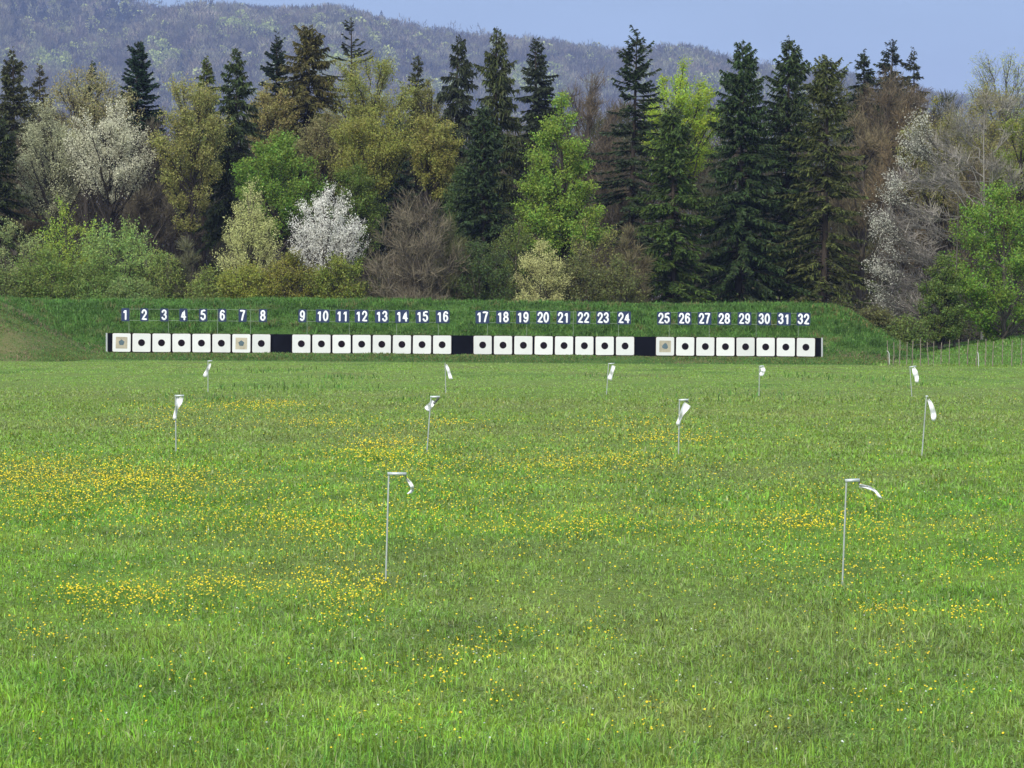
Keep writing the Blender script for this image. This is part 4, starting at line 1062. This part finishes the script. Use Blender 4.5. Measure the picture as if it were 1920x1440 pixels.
# dim wood filling the depth behind the named trees
rng = np.random.default_rng(61)
pv, pt = [], []
for row, (Y, top) in enumerate(((398, 300), (412, 250), (428, 225), (446, 215))):
    for px in np.arange(-260, 2200, 62):
        px = px + rng.uniform(-25, 25); yy = Y + rng.uniform(-6, 6); x = at(px, 577, yy)[0]
        tp = top + rng.uniform(-25, 45) - (40 if (1500 < px < 1800) else 0); H = at(px, tp, yy)[2]
        n = 2000
        t = rng.random(n)**0.9; R = 3.6*np.sin(np.pi*np.clip(0.1+0.88*t, 0, 1))**0.6
        a = rng.uniform(0, 2*np.pi, n); q = np.sqrt(rng.random(n))*R
        P = np.stack([x+q*np.cos(a), yy+q*np.sin(a), 1+t*(H-1)], -1)
        d = nrm(np.stack([np.cos(a)*0.5, np.sin(a)*0.5, np.full(n, 0.9)], -1)+rng.normal(0, 0.45, (n, 3)))
        v, q4 = ribbons(P, P+d*rng.uniform(0.7, 1.9, n)[:, None], rng.uniform(0.05, 0.13, n), rng)
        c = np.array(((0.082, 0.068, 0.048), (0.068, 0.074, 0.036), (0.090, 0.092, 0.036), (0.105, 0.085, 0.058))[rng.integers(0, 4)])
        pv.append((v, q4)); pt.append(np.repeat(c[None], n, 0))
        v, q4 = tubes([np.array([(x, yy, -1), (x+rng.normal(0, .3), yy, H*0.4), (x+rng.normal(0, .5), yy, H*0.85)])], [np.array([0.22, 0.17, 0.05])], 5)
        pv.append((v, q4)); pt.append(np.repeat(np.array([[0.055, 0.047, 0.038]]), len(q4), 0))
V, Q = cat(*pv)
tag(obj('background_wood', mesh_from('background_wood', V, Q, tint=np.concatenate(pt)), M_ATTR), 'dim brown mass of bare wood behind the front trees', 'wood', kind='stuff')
# undergrowth between the trunks
n = 110000
x = rng.uniform(-62, 66, n); y = rng.uniform(333, 400, n)
P = np.stack([x, y, field_z(x, y) + rng.random(n)**1.3*(5.0+2.0*wav(x, y, 0.4))], -1)
V, Q = leaves(P, rng.uniform(0.15, 0.42, n), rng)
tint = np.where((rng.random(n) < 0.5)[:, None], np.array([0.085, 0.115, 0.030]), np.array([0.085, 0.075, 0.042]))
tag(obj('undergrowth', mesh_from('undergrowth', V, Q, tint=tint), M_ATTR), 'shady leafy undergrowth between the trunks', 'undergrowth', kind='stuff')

# ------------------------------------------------------------------ wooded hill
rng = np.random.default_rng(77)
def hill_tree(x, y, h, kind, n):
    z = float(hill_z(np.array(x), np.array(y))); b0 = np.array([x, y, z])
    if kind == 'con':
        t = rng.random(n)**1.3; R = h*0.30*(1-t); a = rng.uniform(0, 6.28, n)
        P = b0 + np.stack([R*np.cos(a), R*np.sin(a), 0.08*h+t*h*0.92], -1)
        return leaves(P, rng.uniform(0.9, 2.2, n)*HS, rng, 0.6)
    t = rng.random(n); R = h*0.36*np.sin(np.pi*np.clip(t, .06, .95))**0.6*rng.uniform(0.5, 1.05, n); a = rng.uniform(0, 6.28, n)
    P = b0 + np.stack([R*np.cos(a), R*np.sin(a), h*(0.36+0.62*t)], -1)
    if kind == 'bare':
        d = nrm(np.stack([np.cos(a)*0.4, np.sin(a)*0.4, np.ones(n)], -1)+rng.normal(0, 0.35, (n, 3)))
        return ribbons(P, P+d*rng.uniform(1.5, 4.0, n)[:, None]*HS, rng.uniform(0.35, 0.85, n)*HS, rng)
    return leaves(P, rng.uniform(1.0, 2.2, n)*HS, rng, 0.8)
pv, pt = [], []
for y in np.arange(2180*HS, 3030*HS, 9.5*HS):
    lim = y*(960/FPX)*1.16
    for x in np.arange(-lim, lim, 9.0*HS):
        xx = x+rng.uniform(-6, 6); yy = y+rng.uniform(-6, 6)
        ridge = yy > 2965*HS
        lc = math.sin(xx*0.009+1.0)+math.sin(yy*0.012+xx*0.004)+rng.normal(0, 0.6)
        r = rng.random()
        if r < 0.03 + (0.10 if lc > 1.2 else 0) + (0.45 if (xx < -360*HS/1.5 and yy > 2780*HS and math.sin(xx*0.011)+math.sin(yy*0.02) > 0.5) else 0): kind, col, n = 'con', np.array((0.008, 0.020, 0.014)), 110
        elif r < 0.12 + (0.16 if lc < -0.9 else 0): kind, col, n = 'leaf', np.array((0.30, 0.34, 0.10))*rng.uniform(0.6, 1.5), 110
        else: kind, col, n = 'bare', np.array((0.116, 0.106, 0.070))*(0.35+rng.random()**1.3*1.9)*np.array((1, rng.uniform(.9, 1.15), rng.uniform(.85, 1.1)))*(1+0.35*float(wav(np.array(xx*.004), np.array(yy*.004), 4.0))), 80
        zt = float(hill_z(np.array(xx), np.array(yy))) + 30; ux = 960+FPX*xx/yy; uy = 577-FPX*(zt-CAM_H)/yy
        hit = lambda L_: any(((ux-a)/c_)**2+((uy-b_)/d_)**2 < 1 for a, b_, c_, d_ in L_)
        if hit(((215, 38, 45, 24), (60, 30, 48, 20), (125, 18, 13, 26), (160, 62, 11, 12), (715, 28, 14, 10), (352, 90, 10, 10), (105, 95, 12, 10), (25, 70, 16, 12))) and rng.random() < .85:
            kind, col, n = 'con', np.array((0.008, 0.020, 0.014)), 110
        elif hit(((300, 108, 38, 24), (210, 55, 14, 12), (430, 48, 34, 12), (620, 120, 44, 22), (1000, 150, 60, 22), (490, 62, 40, 14), (90, 120, 40, 16))) and rng.random() < .6:
            kind, col, n = 'leaf', np.array((0.30, 0.36, 0.10))*rng.uniform(0.7, 1.4), 110
        if ridge and not hit(((715, 28, 14, 10),)) and kind == 'con': kind = 'bare'; col = np.array((0.10, 0.09, 0.08))
        h = rng.uniform(13, 20)*HS
        if yy > 2985*HS:
            if rng.random() < 0.35: continue
            h *= rng.uniform(1.0, 1.5); n = 60
        v, q = hill_tree(xx, yy, h, kind, n)
        pv.append((v, q)); pt.append(np.repeat(col[None], len(q), 0))
        if ridge or rng.random() < 0.3:
            z = float(hill_z(np.array(xx), np.array(yy)))
            v, q = tubes([np.array([(xx, yy, z-1), (xx+rng.normal(0, .3), yy, z+h*.4), (xx+rng.normal(0, .6), yy, z+h*.75)])], [np.array([0.38, 0.30, 0.12])*HS], 4)
            pv.append((v, q)); pt.append(np.repeat(np.array([[0.075, 0.065, 0.06]]), len(q), 0))
V, Q = cat(*pv)
tag(obj('hill_forest', mesh_from('hill_forest', V, Q, tint=np.concatenate(pt)), M_ATTR), 'hazy bare spring forest covering the far ridge', 'forest', kind='stuff')

# conifers and pale trees that stand out singly on the hill
HT = [(370, 8, 2985, 'con', 16, 'blue dark conifer cluster tip on the skyline right of the gap'), (352, 14, 2985, 'con', 13, 'lower conifer left beside the skyline conifer at the gap'),
      (124, 10, 2900, 'con', 24, 'tall dark conifer on the hill slope high at the left'), (205, 14, 2940, 'con', 20, 'dark conifer in the cluster near the top of the hill'),
      (238, 6, 2960, 'con', 18, 'conifer at the right end of the cluster near the hilltop'), (180, 18, 2930, 'con', 20, 'conifer at the left end of the cluster near the hilltop'),
      (60, 18, 2900, 'con', 20, 'broad dark conifer at the upper left of the hill'), (715, 20, 2985, 'con', 17, 'lone dark conifer among bare trees on the mid ridge'),
      (350, 88, 2700, 'con', 15, 'small dark conifer halfway down the hill slope'), (55, 55, 2800, 'con', 15, 'lone dark conifer on the slope at far left'),
      (210, 48, 2850, 'leaf', 15, 'pale round tree below the conifer cluster on the hill'), (362, 122, 2560, 'leaf', 13, 'bright pale yellow tree low on the hill above the small spruce tip'),
      (160, 58, 2800, 'con', 15, 'dark conifer on the hill left of the pale round tree'), (800, 56, 2900, 'leaf', 10, 'small yellow tree high on the hill right of the highest fir'),
      (1118, 78, 2990, 'leaf', 14, 'yellow green tree at the end of the open tree row on the ridge')]
for px, top, Y, kind, h, lab in HT:
    Y *= HS; h *= HS
    p = at(px, top, Y); z = p[2]-h
    n = 260; b0 = np.array([p[0], Y, z])
    zz = float(hill_z(np.array(p[0]), np.array(Y)))
    hh = p[2]-zz
    if not 8 < hh < 150: hh = h
    b0[2] = zz
    v, q = hill_tree(p[0], Y, hh, kind, n); v = v-b0
    t = empty('hill_tree', b0, lab, 'tree', 'trees standing out on the far hill')
    obj('crown', mesh_from('crown', v, q), M_NEEDLE if kind == 'con' else M_LEAF, t, (0.016, 0.032, 0.028) if kind == 'con' else (0.25, 0.27, 0.08))
    V, Q = tubes([np.array([(0, 0, -1), (0, 0, hh*0.4), (0, 0, hh*0.8)], float)], [np.array([0.4, 0.3, 0.1])], 5)
    obj('trunk', mesh_from('trunk', V, Q), M_BARK, t, (0.06, 0.05, 0.045))

# ------------------------------------------------------------------ haze
mz = mat('haze'); g = G(mz)
pvn = g.n('ShaderNodeVolumePrincipled')
pvn.inputs['Color'].default_value = (0.44, 0.56, 1.0, 1)
pvn.inputs['Density'].default_value = 0.000062
pvn.inputs['Anisotropy'].default_value = 0.0
o = g.n('ShaderNodeOutputMaterial'); g.l(pvn.outputs[0], o.inputs['Volume'])
v, q = box(-6500, 6500, -80, 12500, -200, 860)
hz = obj('haze', mesh_from('haze', v, q), mz)
tag(hz, 'thin bluish spring air between camera and hill', 'haze', kind='stuff')
